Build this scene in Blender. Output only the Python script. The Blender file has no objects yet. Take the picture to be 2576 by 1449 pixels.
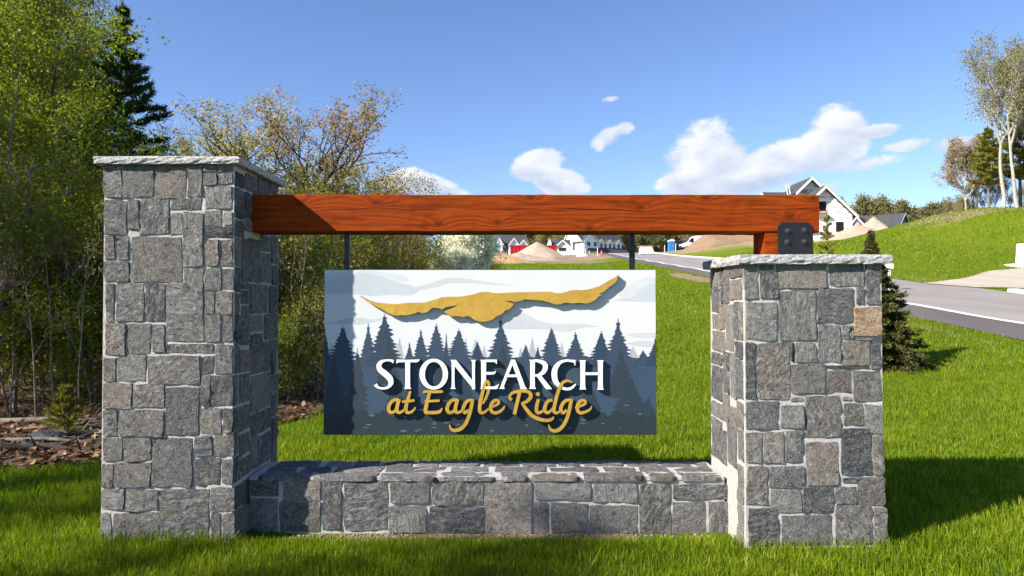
import bpy, bmesh, math, random
import numpy as np
from mathutils import Vector, Matrix
R = math.radians
scene = bpy.context.scene
COL = scene.collection

# ------------------------------------------------------------------ camera
PITCH = R(1.018)
EYE = (0.0, 0.0, 1.6)
F = 1717.33                      # focal length in pixels of a 2576 px wide picture
cam_d = bpy.data.cameras.new('camera'); cam = bpy.data.objects.new('camera', cam_d); COL.objects.link(cam)
cam_d.lens = 24; cam_d.sensor_width = 36; cam_d.clip_start = 0.05; cam_d.clip_end = 6000
cam.location = EYE; cam.rotation_euler = (math.pi/2 + PITCH, 0, 0)
scene.camera = cam

# ------------------------------------------------------------------ sun and sky
LIGHT = Vector((0.747, 0.44, -0.60)).normalized()        # direction the sunlight travels
sun_d = bpy.data.lights.new('sun', 'SUN'); sun = bpy.data.objects.new('sun', sun_d); COL.objects.link(sun)
sun_d.energy = 5.0; sun_d.angle = R(0.55); sun_d.color = (1.0, 0.93, 0.82)
sun.rotation_euler = LIGHT.to_track_quat('-Z', 'Y').to_euler()
sun.location = (-20, -12, 25)
S = -LIGHT
SUN_EL = math.asin(S.z); SUN_ROT = math.atan2(S.x, S.y)

world = bpy.data.worlds.new('World'); scene.world = world; world.use_nodes = True
wn = world.node_tree; wn.nodes.clear()
def wnode(t, **k):
    n = wn.nodes.new(t)
    for a, b in k.items(): setattr(n, a, b)
    return n
def wlink(a, b): wn.links.new(a, b)
def wmath(op, a, b=None, c=None, clamp=False):
    n = wnode('ShaderNodeMath', operation=op, use_clamp=clamp)
    for i, x in enumerate((a, b, c)):
        if x is None: continue
        if isinstance(x, (int, float)): n.inputs[i].default_value = x
        else: wlink(x, n.inputs[i])
    return n.outputs[0]
sky = wnode('ShaderNodeTexSky', sky_type='NISHITA', sun_disc=False)
sky.sun_elevation = SUN_EL; sky.sun_rotation = SUN_ROT
sky.air_density = 1.0; sky.dust_density = 0.05; sky.ozone_density = 1.3; sky.altitude = 60
tc = wnode('ShaderNodeTexCoord')
sep = wnode('ShaderNodeSeparateXYZ'); wlink(tc.outputs['Generated'], sep.inputs[0])
az = wmath('ARCTAN2', sep.outputs[0], sep.outputs[1])
el = wmath('ARCSINE', sep.outputs[2])
def cloud_noise(scale, sx, sz, detail, dist=0.0, seed=0.0):
    m = wnode('ShaderNodeMapping'); m.inputs['Scale'].default_value = (sx, sx, sz); m.inputs['Location'].default_value = (seed, seed*0.7, seed*1.3)
    wlink(tc.outputs['Generated'], m.inputs[0])
    n = wnode('ShaderNodeTexNoise'); n.inputs['Scale'].default_value = scale; n.inputs['Detail'].default_value = detail
    n.inputs['Roughness'].default_value = 0.6; n.inputs['Distortion'].default_value = dist
    wlink(m.outputs[0], n.inputs['Vector']); return n.outputs['Fac']
n1 = cloud_noise(7.5, 1.0, 1.9, 6, 0.2, 0.3)
n2 = cloud_noise(20, 1.0, 1.7, 6, 0.3, 2.3)
# each cloud: azimuth, elevation, half width, half height (degrees), tilt, density
CLOUDS = [(16.0, 11.2, 3.0, 2.9, 22, 1.0), (14.6, 9.8, 2.6, 1.3, 10, .95), (21.5, 10.6, 4.2, 1.6, 14, .95), (25.2, 12.0, 2.6, 2.1, 40, 1.0),
          (19.5, 9.2, 4.8, 1.0, 8, .8), (15.4, 8.6, 1.6, .9, 5, .7), (22.5, 8.2, 4.0, .8, 6, .5),
          (2.1, 11.3, 2.2, 1.1, 14, 1.0), (3.6, 10.2, 2.1, .9, -8, .95), (4.7, 9.3, 1.7, .6, 0, .9),
          (8.2, 13.4, 1.6, .7, 22, .62), (9.3, 13.9, .9, .55, 20, .62), (7.4, 12.6, .5, .4, 45, .5), (8.1, 16.3, .9, .25, 5, .42),
          (-7.0, 9.6, 2.6, 1.0, -10, 1.0), (-8.8, 9.9, 1.8, .9, 12, .95), (-4.6, 8.9, 1.6, .6, -16, .7),
          (28.2, 12.4, 1.5, .5, 3, .85), (30.5, 11.2, 1.6, .4, 4, .45), (27.0, 9.9, 2.4, .5, 6, .5), (33.0, 11.0, 1.5, .45, 8, .7),
          (70, 12, 6, 2.2, 8, 1), (82, 10, 4, 1.4, 4, .9), (-72, 13, 6, 2.2, 6, 1), (120, 11, 7, 2.4, 5, 1), (165, 13, 6, 2, 3, .9), (-130, 12, 7, 2.2, 4, 1)]
cov = None; hgt = None
azel = wnode('ShaderNodeCombineXYZ'); wlink(az, azel.inputs[0]); wlink(el, azel.inputs[1])
for (a0, e0, ra, re, tilt, dens) in CLOUDS:
    mp = wnode('ShaderNodeMapping', vector_type='TEXTURE'); wlink(azel.outputs[0], mp.inputs[0])
    mp.inputs['Location'].default_value = (R(a0), R(e0), 0); mp.inputs['Rotation'].default_value = (0, 0, R(tilt)); mp.inputs['Scale'].default_value = (R(ra), R(re), 1)
    ln = wnode('ShaderNodeVectorMath', operation='DOT_PRODUCT'); wlink(mp.outputs[0], ln.inputs[0]); wlink(mp.outputs[0], ln.inputs[1])
    m = wmath('MULTIPLY_ADD', ln.outputs['Value'], -0.62*dens, dens)
    cov = m if cov is None else wmath('MAXIMUM', cov, m)
    if abs(a0) < 40 and ra > 1.4:
        sp = wnode('ShaderNodeSeparateXYZ'); wlink(mp.outputs[0], sp.inputs[0])
        hh = wmath('MULTIPLY', sp.outputs[1], wmath('MAXIMUM', m, 0.0))
        hgt = hh if hgt is None else wmath('ADD', hgt, hh)
cov = wmath('MAXIMUM', cov, -0.6)
e1 = wmath('ADD', cov, wmath('MULTIPLY', wmath('SUBTRACT', n1, 0.5), 1.7))
e1 = wmath('ADD', e1, wmath('MULTIPLY', wmath('SUBTRACT', n2, 0.5), 1.0))
mr = wnode('ShaderNodeMapRange', interpolation_type='SMOOTHSTEP'); wlink(e1, mr.inputs[0])
mr.inputs[1].default_value = 0.16; mr.inputs[2].default_value = 0.56; mr.inputs[3].default_value = 0; mr.inputs[4].default_value = 0.97
shade = wmath('ADD', wmath('MULTIPLY', hgt, 0.55), wmath('ADD', wmath('MULTIPLY', wmath('SUBTRACT', n2, 0.5), 1.6), 0.55), clamp=True)
cr = wnode('ShaderNodeValToRGB'); wlink(shade, cr.inputs[0])
cr.color_ramp.elements[0].color = (0.27, 0.315, 0.41, 1); cr.color_ramp.elements[1].color = (0.50, 0.51, 0.53, 1)
SKY_STRENGTH = 0.076
skm = wnode('ShaderNodeMix', data_type='RGBA', blend_type='MULTIPLY'); skm.inputs[0].default_value = 1.0
wlink(sky.outputs[0], skm.inputs[6]); skm.inputs[7].default_value = (SKY_STRENGTH*0.86, SKY_STRENGTH*0.97, SKY_STRENGTH*1.26, 1)
cm = wnode('ShaderNodeMix', data_type='RGBA'); wlink(mr.outputs[0], cm.inputs[0]); wlink(skm.outputs[2], cm.inputs[6]); wlink(cr.outputs[0], cm.inputs[7])
bg = wnode('ShaderNodeBackground'); wlink(cm.outputs[2], bg.inputs[0]); bg.inputs[1].default_value = 1.0
world.cycles.sampling_method = 'MANUAL'; world.cycles.sample_map_resolution = 512
wo = wnode('ShaderNodeOutputWorld'); wlink(bg.outputs[0], wo.inputs[0])

vs = scene.view_settings
vs.view_transform = 'Standard'; vs.look = 'None'; vs.exposure = 1.05; vs.gamma = 1.0; vs.use_curve_mapping = False
scene.cycles.max_bounces = 4; scene.cycles.transparent_max_bounces = 4; scene.cycles.diffuse_bounces = 2; scene.cycles.glossy_bounces = 2; scene.cycles.transmission_bounces = 2
scene.cycles.use_adaptive_sampling = True; scene.cycles.adaptive_threshold = 0.03
scene.cycles.use_denoising = True

# ------------------------------------------------------------------ pixel rays (pixels of a 2576 x 1449 view)
K = 1/1.19255
def ray(u, v):
    cx = (u-1288)/F; cz = (724.5-v)/F
    return (cx, math.cos(PITCH)-math.sin(PITCH)*cz, math.sin(PITCH)+math.cos(PITCH)*cz)
def P(u, v, y):
    d = ray(u, v); t = y/d[1]; return Vector((EYE[0]+d[0]*t, y, EYE[2]+d[2]*t))
def PX(u, v, x):
    d = ray(u, v); t = x/d[0]; return Vector((x, d[1]*t, EYE[2]+d[2]*t))
def GX(u, y): return P(u, 755, y).x

# ------------------------------------------------------------------ objects
def tag(o, label=None, cat=None, group=None, kind=None):
    if label: o['label'] = label
    if cat: o['category'] = cat
    if group: o['group'] = group
    if kind: o['kind'] = kind
    return o
def thing(name, label, cat, loc=(0, 0, 0), rz=0.0, group=None, scale=1.0):
    o = bpy.data.objects.new(name, None); COL.objects.link(o)
    o.location = loc; o.rotation_euler = (0, 0, rz); o.scale = (scale,)*3
    o.empty_display_size = 0.2
    return tag(o, label, cat, group)
def obj(name, me, mat=None, parent=None, loc=None):
    o = bpy.data.objects.new(name, me); COL.objects.link(o)
    if mat is not None and not me.materials: me.materials.append(mat)
    if parent is not None: o.parent = parent
    if loc is not None: o.location = loc
    return o
def copy_tree(o, parent=None):
    c = o.copy(); COL.objects.link(c); c.parent = parent
    for ch in o.children: copy_tree(ch, c)
    return c

def np_mesh(name, verts, faces, smooth=False):
    """verts (N,3); faces (M,k) with the same k"""
    verts = np.asarray(verts, dtype=np.float32); faces = np.asarray(faces, dtype=np.int32)
    me = bpy.data.meshes.new(name); k = faces.shape[1]; m = len(faces)
    me.vertices.add(len(verts)); me.vertices.foreach_set('co', verts.ravel())
    me.loops.add(m*k); me.loops.foreach_set('vertex_index', faces.ravel())
    me.polygons.add(m); me.polygons.foreach_set('loop_start', np.arange(0, m*k, k, dtype=np.int32))
    me.polygons.foreach_set('loop_total', np.full(m, k, dtype=np.int32))
    if smooth: me.polygons.foreach_set('use_smooth', np.ones(m, dtype=bool))
    me.update(calc_edges=True); return me

class MB:
    def __init__(s, off=(0, 0, 0)): s.v = []; s.f = []; s.o = Vector(off)
    def add(s, vs, fs):
        b = len(s.v); s.v += [tuple(Vector(p)-s.o) for p in vs]; s.f += [tuple(i+b for i in f) for f in fs]; return s
    def box(s, x0, y0, z0, x1, y1, z1):
        v = [(x0, y0, z0), (x1, y0, z0), (x1, y1, z0), (x0, y1, z0), (x0, y0, z1), (x1, y0, z1), (x1, y1, z1), (x0, y1, z1)]
        return s.add(v, [(3, 2, 1, 0), (4, 5, 6, 7), (0, 1, 5, 4), (1, 2, 6, 5), (2, 3, 7, 6), (3, 0, 4, 7)])
    def prism(s, poly, vec):
        """poly: 3D points of a planar outline, vec: extrusion"""
        n = len(poly); vec = Vector(vec); a = [Vector(p) for p in poly]; b = [p+vec for p in a]
        return s.add(a+b, [tuple(range(n))[::-1], tuple(range(n, 2*n))] + [(i, (i+1) % n, n+(i+1) % n, n+i) for i in range(n)])
    def tube(s, p0, p1, r0, r1=None, n=8, cap=True):
        r1 = r0 if r1 is None else r1; p0 = Vector(p0); p1 = Vector(p1); d = (p1-p0).normalized()
        a = d.orthogonal().normalized(); b = d.cross(a)
        v = [p0+(a*math.cos(t)+b*math.sin(t))*r0 for t in [2*math.pi*i/n for i in range(n)]]
        v += [p1+(a*math.cos(t)+b*math.sin(t))*r1 for t in [2*math.pi*i/n for i in range(n)]]
        f = [(i, (i+1) % n, n+(i+1) % n, n+i) for i in range(n)]
        if cap: f += [tuple(range(n))[::-1], tuple(range(n, 2*n))]
        return s.add(v, f)
    def mesh(s, name, bevel=0.0, smooth=False, tri=False):
        me = bpy.data.meshes.new(name); me.from_pydata(s.v, [], s.f)
        bm = bmesh.new(); bm.from_mesh(me)
        bmesh.ops.recalc_face_normals(bm, faces=bm.faces)
        if bevel: bmesh.ops.bevel(bm, geom=list(bm.edges), offset=bevel, segments=1, affect='EDGES')
        if tri: bmesh.ops.triangulate(bm, faces=bm.faces)
        if smooth:
            for f in bm.faces: f.smooth = True
        bm.to_mesh(me); bm.free(); return me
    def build(s, name, mat, parent=None, bevel=0.0, smooth=False, tri=False, loc=None):
        return obj(name, s.mesh(name, bevel, smooth, tri), mat, parent, loc)

# ------------------------------------------------------------------ materials
class NT:
    def __init__(s, name):
        s.m = bpy.data.materials.new(name); s.m.use_nodes = True; s.t = s.m.node_tree; s.b = s.t.nodes['Principled BSDF']; s.out = s.t.nodes['Material Output']
        s.b.inputs['Roughness'].default_value = 0.8
        s._tc = None
    def n(s, t, **k):
        x = s.t.nodes.new(t)
        for a, b in k.items(): setattr(x, a, b)
        return x
    def put(s, sock, x):
        if isinstance(x, (int, float)): sock.default_value = x
        elif isinstance(x, tuple): sock.default_value = x if len(x) == 4 or sock.type == 'VECTOR' else (*x, 1)
        else: s.t.links.new(x, sock)
    def co(s, kind='Object'):
        if s._tc is None: s._tc = s.n('ShaderNodeTexCoord')
        return s._tc.outputs[kind]
    def pos(s): return s.n('ShaderNodeNewGeometry').outputs['Position']
    def map(s, vec, scale=(1, 1, 1), loc=(0, 0, 0), rot=(0, 0, 0)):
        x = s.n('ShaderNodeMapping'); s.put(x.inputs[0], vec); s.put(x.inputs['Scale'], scale); s.put(x.inputs['Location'], loc); s.put(x.inputs['Rotation'], rot); return x.outputs[0]
    def noise(s, scale, detail=4, rough=0.55, vec=None, dist=0.0, out='Fac'):
        x = s.n('ShaderNodeTexNoise'); x.inputs['Scale'].default_value = scale; x.inputs['Detail'].default_value = detail
        x.inputs['Roughness'].default_value = rough; x.inputs['Distortion'].default_value = dist
        s.put(x.inputs['Vector'], vec if vec is not None else s.co()); return x.outputs[out]
    def ma(s, op, a, b=None, c=None, clamp=False):
        x = s.n('ShaderNodeMath', operation=op, use_clamp=clamp)
        for i, y in enumerate((a, b, c)):
            if y is not None: s.put(x.inputs[i], y)
        return x.outputs[0]
    def ramp(s, fac, stops, interp='LINEAR'):
        x = s.n('ShaderNodeValToRGB'); s.put(x.inputs[0], fac); r = x.color_ramp; r.interpolation = interp
        while len(r.elements) < len(stops): r.elements.new(0.5)
        for e, (p, c) in zip(r.elements, stops):
            e.position = p; e.color = (*c, 1) if len(c) == 3 else c
        return x.outputs[0]
    def mix(s, fac, a, b, blend='MIX'):
        x = s.n('ShaderNodeMix', data_type='RGBA', blend_type=blend); s.put(x.inputs[0], fac); s.put(x.inputs[6], a); s.put(x.inputs[7], b); return x.outputs[2]
    def rng(s, x, a, b, c=0.0, d=1.0):
        m = s.n('ShaderNodeMapRange'); s.put(m.inputs[0], x)
        for i, y in enumerate((a, b, c, d)): m.inputs[i+1].default_value = y
        return m.outputs[0]
    def bump(s, h, strength=0.5, dist=0.02, prev=None):
        x = s.n('ShaderNodeBump'); x.inputs['Strength'].default_value = strength; x.inputs['Distance'].default_value = dist; s.put(x.inputs['Height'], h)
        if prev is not None: s.put(x.inputs['Normal'], prev)
        return x.outputs[0]
    def fin(s, color=None, rough=None, normal=None, metal=None, spec=None):
        if color is not None: s.put(s.b.inputs['Base Color'], color)
        if rough is not None: s.put(s.b.inputs['Roughness'], rough)
        if normal is not None: s.put(s.b.inputs['Normal'], normal)
        if metal is not None: s.put(s.b.inputs['Metallic'], metal)
        if spec is not None: s.put(s.b.inputs['Specular IOR Level'], spec)
        return s.m
MAT = {}
def srgb(r, g, b):
    f = lambda c: ((c/255+0.055)/1.055)**2.4 if c > 10 else c/255/12.92
    return (f(r), f(g), f(b))
def plain(name, col, rough=0.7, var=0.12, scale=6.0, metal=0.0, bump=0.0, bscale=60.0, spec=0.4):
    t = NT(name); f = t.noise(scale, 5, 0.6)
    lo = tuple(c*(1-var) for c in col); hi = tuple(min(1, c*(1+var)) for c in col)
    c = t.ramp(f, [(0.3, lo), (0.7, hi)])
    nrm = t.bump(t.noise(bscale, 4), bump, 0.01) if bump else None
    MAT[name] = t.fin(c, rough, nrm, metal, spec); return MAT[name]
def foliage(name, stops, trans=0.35, rough=0.6):
    t = NT(name); g = t.n('ShaderNodeNewGeometry'); oi = t.n('ShaderNodeObjectInfo')
    f = t.ma('ADD', t.ma('MULTIPLY', g.outputs['Random Per Island'], 0.75), t.ma('MULTIPLY', oi.outputs['Random'], 0.25))
    c = t.ramp(f, stops)
    t.fin(c, rough, spec=0.25)
    tr = t.n('ShaderNodeBsdfTranslucent'); t.put(tr.inputs[0], t.mix(1.0, c, (1.15, 1.2, 0.7, 1), 'MULTIPLY'))
    mx = t.n('ShaderNodeMixShader'); mx.inputs[0].default_value = trans
    t.t.links.new(t.b.outputs[0], mx.inputs[1]); t.t.links.new(tr.outputs[0], mx.inputs[2]); t.t.links.new(mx.outputs[0], t.out.inputs[0])
    MAT[name] = t.m; return t.m

def stone_mat(name, tint_lo, tint_hi, light):
    t = NT(name); oi = t.n('ShaderNodeObjectInfo'); rnd = oi.outputs['Random']
    ang = t.ma('MULTIPLY', t.ma('SUBTRACT', rnd, 0.5), 2.2)
    rot = t.n('ShaderNodeCombineXYZ'); t.put(rot.inputs[0], ang); t.put(rot.inputs[1], t.ma('MULTIPLY', ang, 1.3)); t.put(rot.inputs[2], ang)
    off = t.n('ShaderNodeCombineXYZ')
    for i, k in enumerate((37.0, 91.0, 53.0)): t.put(off.inputs[i], t.ma('MULTIPLY', rnd, k))
    v = t.n('ShaderNodeMapping'); t.put(v.inputs[0], t.co()); t.put(v.inputs['Rotation'], rot.outputs[0]); t.put(v.inputs['Location'], off.outputs[0]); v = v.outputs[0]
    k1 = t.ma('FRACT', t.ma('MULTIPLY', rnd, 13.7)); k2 = t.ma('FRACT', t.ma('MULTIPLY', rnd, 7.3))
    streak = t.noise(10, 5, 0.72, t.map(v, (3.6, 3.6, 0.8)), 0.5)
    mott = t.noise(26, 5, 0.8, v, 0.4); fine = t.noise(95, 2, 0.8, v); big = t.noise(5, 3, 0.6, v)
    lerp = lambda f: tuple(a*(1-f)+b*f for a, b in zip(tint_lo, tint_hi))
    warm = lambda c, k: (c[0]*(1+.16*k), c[1]*(1+.02*k), c[2]*(1-.14*k))
    tone = t.ramp(rnd, [(0.0, lerp(0)), (0.14, lerp(.55)), (0.28, warm(lerp(.45), 1)), (0.40, lerp(.1)), (0.52, lerp(.8)), (0.64, lerp(.3)), (0.76, warm(lerp(.75), .8)), (0.88, lerp(1.0)), (1.0, lerp(.15))])
    c = t.mix(t.ma('MULTIPLY', t.rng(streak, 0.46, 0.68), t.ma('MULTIPLY_ADD', k1, .75, .1)), tone, light)
    c = t.mix(t.ma('MULTIPLY', t.rng(mott, 0.52, 0.70), t.ma('MULTIPLY_ADD', k2, .7, .15)), c, tuple(min(1, x*1.15) for x in light))
    c = t.mix(t.rng(mott, 0.46, 0.33, 0, 0.8), c, tuple(x*0.3 for x in tint_lo))
    c = t.mix(t.rng(fine, 0.57, 0.72, 0, 0.62), c, tuple(min(1, x*1.4) for x in light))
    c = t.mix(t.rng(fine, 0.43, 0.29, 0, 0.5), c, tuple(x*0.35 for x in tint_lo))
    c = t.mix(t.rng(big, 0.60, 0.75, 0, 0.4), c, (0.22, 0.175, 0.125))
    nb = t.bump(t.ma('ADD', t.ma('MULTIPLY', streak, t.ma('MULTIPLY_ADD', k1, 1.2, .3)), t.ma('ADD', t.ma('MULTIPLY', mott, 1.2), t.ma('MULTIPLY', fine, 0.3))), 1.0, 0.017)
    MAT[name] = t.fin(c, 0.8, nb, spec=0.3)
stone_mat('fieldstone', (0.028, 0.032, 0.040), (0.215, 0.206, 0.193), (0.35, 0.35, 0.34))
stone_mat('tan_fieldstone', (0.30, 0.20, 0.115), (0.34, 0.24, 0.15), (0.5, 0.42, 0.34))
plain('mortar', (0.43, 0.41, 0.385), 0.9, 0.2, 25, bump=0.6, bscale=90)
t = NT('granite'); a = t.noise(60, 5, 0.8); b = t.noise(220, 3, 0.7)
c = t.ramp(a, [(0.30, (0.10, 0.10, 0.11)), (0.42, (0.34, 0.34, 0.34)), (0.55, (0.56, 0.56, 0.55)), (0.75, (0.78, 0.78, 0.76))])
c = t.mix(t.rng(b, 0.62, 0.7, 0, 0.8), c, (0.16, 0.16, 0.17)); MAT['granite'] = t.fin(c, 0.75, t.bump(a, 0.9, 0.02))

# cedar beam: growth lines bent round knots
t = NT('cedar'); co = t.co(); sx = t.n('ShaderNodeSeparateXYZ'); t.put(sx.inputs[0], co)
X, Y, Z = sx.outputs
field = t.ma('ADD', t.ma('MULTIPLY', t.ma('ADD', Z, t.ma('MULTIPLY', Y, 0.6)), 42.0), t.ma('MULTIPLY', t.noise(1.0, 3, 0.5, t.map(co, (0.9, 5, 7))), 9.0))
KN = [(-1.005, 0.075), (-0.555, -0.085), (-0.14, -0.07), (0.88, 0.035), (1.95, -0.03), (0.1, 0.11), (1.35, 0.11), (-1.55, 0.07), (0.52, -0.12), (2.12, 0.1)]
knot = None
for kx, kz in KN:
    dx = t.ma('MULTIPLY', t.ma('SUBTRACT', X, kx), 0.55); dz = t.ma('SUBTRACT', Z, kz)
    d = t.ma('SQRT', t.ma('ADD', t.ma('MULTIPLY', dx, dx), t.ma('MULTIPLY', dz, dz)))
    e = t.ma('POWER', 2.718, t.ma('MULTIPLY', d, -26.0))
    s_ = t.ma('MULTIPLY', t.ma('MULTIPLY', dz, 60.0), e)
    field = t.ma('ADD', field, t.ma('ADD', s_, t.ma('MULTIPLY', e, 5.0)))
    kk = t.ma('POWER', 2.718, t.ma('MULTIPLY', t.ma('MULTIPLY', d, d), -3200.0))
    knot = kk if knot is None else t.ma('MAXIMUM', knot, kk)
w = t.ma('ADD', t.ma('MULTIPLY', t.ma('SINE', t.ma('MULTIPLY', field, 3.1)), 0.5), 0.5)
fib = t.noise(1.0, 6, 0.65, t.map(co, (6, 90, 190)))
pat = t.noise(3.0, 4, 0.6, t.map(co, (1, 2, 3)))
base = t.mix(t.rng(t.ma('ADD', t.ma('MULTIPLY', w, 0.22), t.ma('MULTIPLY', fib, 1.0)), 0.25, 0.95), (0.11, 0.0135, 0.0014), (0.36, 0.064, 0.005))
base = t.mix(t.rng(pat, 0.40, 0.75, 0, .8), base, (0.24, 0.030, 0.003))
base = t.mix(t.rng(t.noise(1.0, 5, 0.7, t.map(co, (2.2, 14, 26))), 0.52, 0.70, 0, 0.75), base, (0.075, 0.010, 0.002))
base = t.mix(t.ma('MULTIPLY', knot, 0.85), base, (0.075, 0.016, 0.005))
crk = t.ma('ABSOLUTE', t.ma('SUBTRACT', t.ma('ADD', Z, t.ma('MULTIPLY', t.noise(1.0, 2, 0.4, t.map(co, (1.6, 0, 0))), 0.10)), 0.076))
crk = t.ma('MULTIPLY', t.rng(crk, 0.0028, 0.0008), t.rng(t.noise(1.0, 2, 0.5, t.map(co, (1.1, 0, 0), (5, 0, 0))), 0.45, 0.52))
base = t.mix(t.ma('MULTIPLY', crk, 0.85), base, (0.03, 0.008, 0.003))
hb = t.ma('SUBTRACT', t.ma('ADD', t.ma('MULTIPLY', w, 0.3), t.ma('MULTIPLY', fib, 0.7)), t.ma('ADD', t.ma('MULTIPLY', crk, 3.0), t.ma('MULTIPLY', knot, 0.8)))
MAT['cedar'] = t.fin(base, t.rng(fib, 0.3, 0.7, 0.6, 0.8), t.bump(hb, 0.7, 0.006), spec=0.08)

plain('black_metal', (0.012, 0.012, 0.014), 0.38, 0.2, 20)
plain('bolt_steel', (0.085, 0.085, 0.085), 0.45, 0.3, 200, metal=0.5, bump=0.3, bscale=300)
plain('sign_white', (0.60, 0.61, 0.62), 0.45, 0.03, 3)
plain('sign_edge', (0.03, 0.04, 0.05), 0.5)
for nm, cc in {'paint_cloud_grey': (214, 215, 219), 'paint_cloud_blue': (204, 213, 222), 'paint_cloud_pale': (219, 223, 227), 'paint_far_tree': (186, 190, 197),
               'paint_tree': (60, 78, 100), 'paint_tree_dark': (52, 70, 92), 'paint_fill': (62, 83, 106), 'paint_low_dark': (50, 65, 76), 'paint_low_band': (44, 58, 66), 'paint_speck': (92, 114, 134)}.items():
    plain(nm, tuple(.74*q for q in srgb(*cc)), 0.5, 0.06, 5)
plain('letter_white', (0.82, 0.82, 0.82), 0.4, 0.02)
plain('letter_edge_shade', (0.015, 0.02, 0.028), 0.6)  # near-black sides: the shadow outlining letters and eagle is put into this colour
t = NT('gold_leaf'); p_ = t.noise(9, 5, 0.7); q_ = t.n('ShaderNodeTexVoronoi'); q_.inputs['Scale'].default_value = 7; t.put(q_.inputs[0], t.map(t.co(), (1, 0.2, 0.25)))
c = t.mix(t.rng(p_, 0.3, 0.7), (0.50, 0.285, 0.035), (0.68, 0.42, 0.085)); c = t.mix(0.25, c, t.mix(q_.outputs['Color'], (0.42, 0.25, 0.03), (0.72, 0.44, 0.09)))
MAT['gold_leaf'] = t.fin(c, 0.36, t.bump(t.noise(28, 5, 0.7), 0.35, 0.01), 0.35)

# ground: lawn with bare earth where the 'dirt' attribute says so
t = NT('lawn'); ps = t.pos(); at = t.n('ShaderNodeAttribute', attribute_name='dirt')
a = t.noise(0.35, 5, 0.6, ps); b = t.noise(3.0, 5, 0.7, ps); d = t.noise(22, 4, 0.75, ps)
g = t.mix(t.rng(a, 0.3, 0.7), (0.09, 0.145, 0.005), (0.19, 0.245, 0.010)); g = t.mix(t.rng(b, 0.35, 0.65, 0, 0.6), g, (0.11, 0.17, 0.006))
g = t.mix(t.rng(d, 0.35, 0.7, 0, 0.55), g, (0.24, 0.29, 0.018)); g = t.mix(t.rng(d, 0.45, 0.25, 0, 0.6), g, (0.03, 0.055, 0.004))
e_ = t.mix(t.rng(b, 0.3, 0.7), (0.26, 0.175, 0.105), (0.42, 0.32, 0.215))
fac = t.rng(t.ma('ADD', at.outputs['Fac'], t.ma('MULTIPLY', t.ma('SUBTRACT', b, 0.5), 0.7)), 0.38, 0.6)
MAT['lawn'] = t.fin(t.mix(fac, g, e_), 0.9, t.bump(t.ma('ADD', d, t.ma('MULTIPLY', b, 1.5)), 1.0, 0.12), spec=0.1)
t = NT('forest_floor'); ps = t.pos(); a = t.noise(2.2, 5, 0.7, ps); b = t.noise(18, 5, 0.75, ps)
c = t.mix(t.rng(a, 0.35, 0.65), (0.06, 0.038, 0.024), (0.16, 0.10, 0.065)); c = t.mix(t.rng(b, 0.5, 0.7), c, (0.23, 0.155, 0.10))
MAT['forest_floor'] = t.fin(c, 0.95, t.bump(b, 1.0, 0.06), spec=0.1)
def pavement(name, lo, hi):
    t = NT(name); ps = t.pos(); a = t.noise(0.6, 5, 0.6, t.map(ps, (1, 0.25, 1))); b = t.noise(40, 3, 0.7, ps)
    c = t.mix(t.rng(a, 0.3, 0.7), lo, hi); c = t.mix(t.rng(b, 0.4, 0.7, 0, 0.35), c, tuple(x*1.5 for x in hi))
    MAT[name] = t.fin(c, 0.85, t.bump(b, 0.4, 0.01))
pavement('asphalt', (0.185, 0.165, 0.147), (0.285, 0.256, 0.230)); pavement('dark_asphalt', (0.075, 0.064, 0.058), (0.115, 0.098, 0.089))
pavement('gravel', (0.33, 0.28, 0.205), (0.46, 0.40, 0.31))
plain('road_paint', (0.78, 0.78, 0.76), 0.6, 0.1, 3); plain('concrete', (0.58, 0.57, 0.55), 0.8, 0.12, 4)
def soil(name, lo, hi, grassy=0.0):
    t = NT(name); ps = t.pos(); a = t.noise(0.55, 6, 0.65, ps); b = t.noise(6, 5, 0.75, ps)
    c = t.mix(t.rng(a, 0.3, 0.7), lo, hi); c = t.mix(t.rng(b, 0.4, 0.7, 0, 0.5), c, tuple(min(1, x*1.25) for x in hi)); c = t.mix(t.rng(b, 0.45, 0.3, 0, 0.5), c, tuple(x*0.5 for x in lo))
    if grassy: c = t.mix(t.rng(a, 0.55, 0.75, 0, grassy), c, (0.10, 0.11, 0.04))
    MAT[name] = t.fin(c, 0.95, t.bump(t.ma('ADD', a, b), 0.9, 0.25), spec=0.1)
soil('sand', (0.40, 0.30, 0.215), (0.52, 0.42, 0.32)); soil('loam', (0.20, 0.13, 0.08), (0.33, 0.23, 0.15), 0.5); soil('orange_sand', (0.42, 0.25, 0.12), (0.55, 0.37, 0.21))

plain('bark_grey', (0.19, 0.155, 0.12), 0.9, 0.45, 9, bump=0.8, bscale=40); plain('bark_dark', (0.055, 0.045, 0.037), 0.9, 0.4, 9, bump=0.8, bscale=40)
plain('bark_pale', (0.36, 0.33, 0.29), 0.85, 0.35, 7, bump=0.5, bscale=40); plain('dead_wood', (0.22, 0.18, 0.14), 0.9, 0.4, 8, bump=0.8, bscale=50)
foliage('leaf_green', [(0.0, (0.070, 0.120, 0.008)), (0.45, (0.19, 0.24, 0.012)), (0.8, (0.32, 0.33, 0.02)), (1.0, (0.46, 0.38, 0.04))], 0.45)
foliage('leaf_olive', [(0.0, (0.08, 0.095, 0.012)), (0.5, (0.19, 0.19, 0.022)), (0.85, (0.31, 0.25, 0.04)), (1.0, (0.38, 0.20, 0.06))], 0.45)
foliage('leaf_gold', [(0.0, (0.25, 0.21, 0.03)), (0.5, (0.46, 0.38, 0.06)), (0.85, (0.58, 0.47, 0.13)), (1.0, (0.55, 0.38, 0.18))], 0.4)
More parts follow.
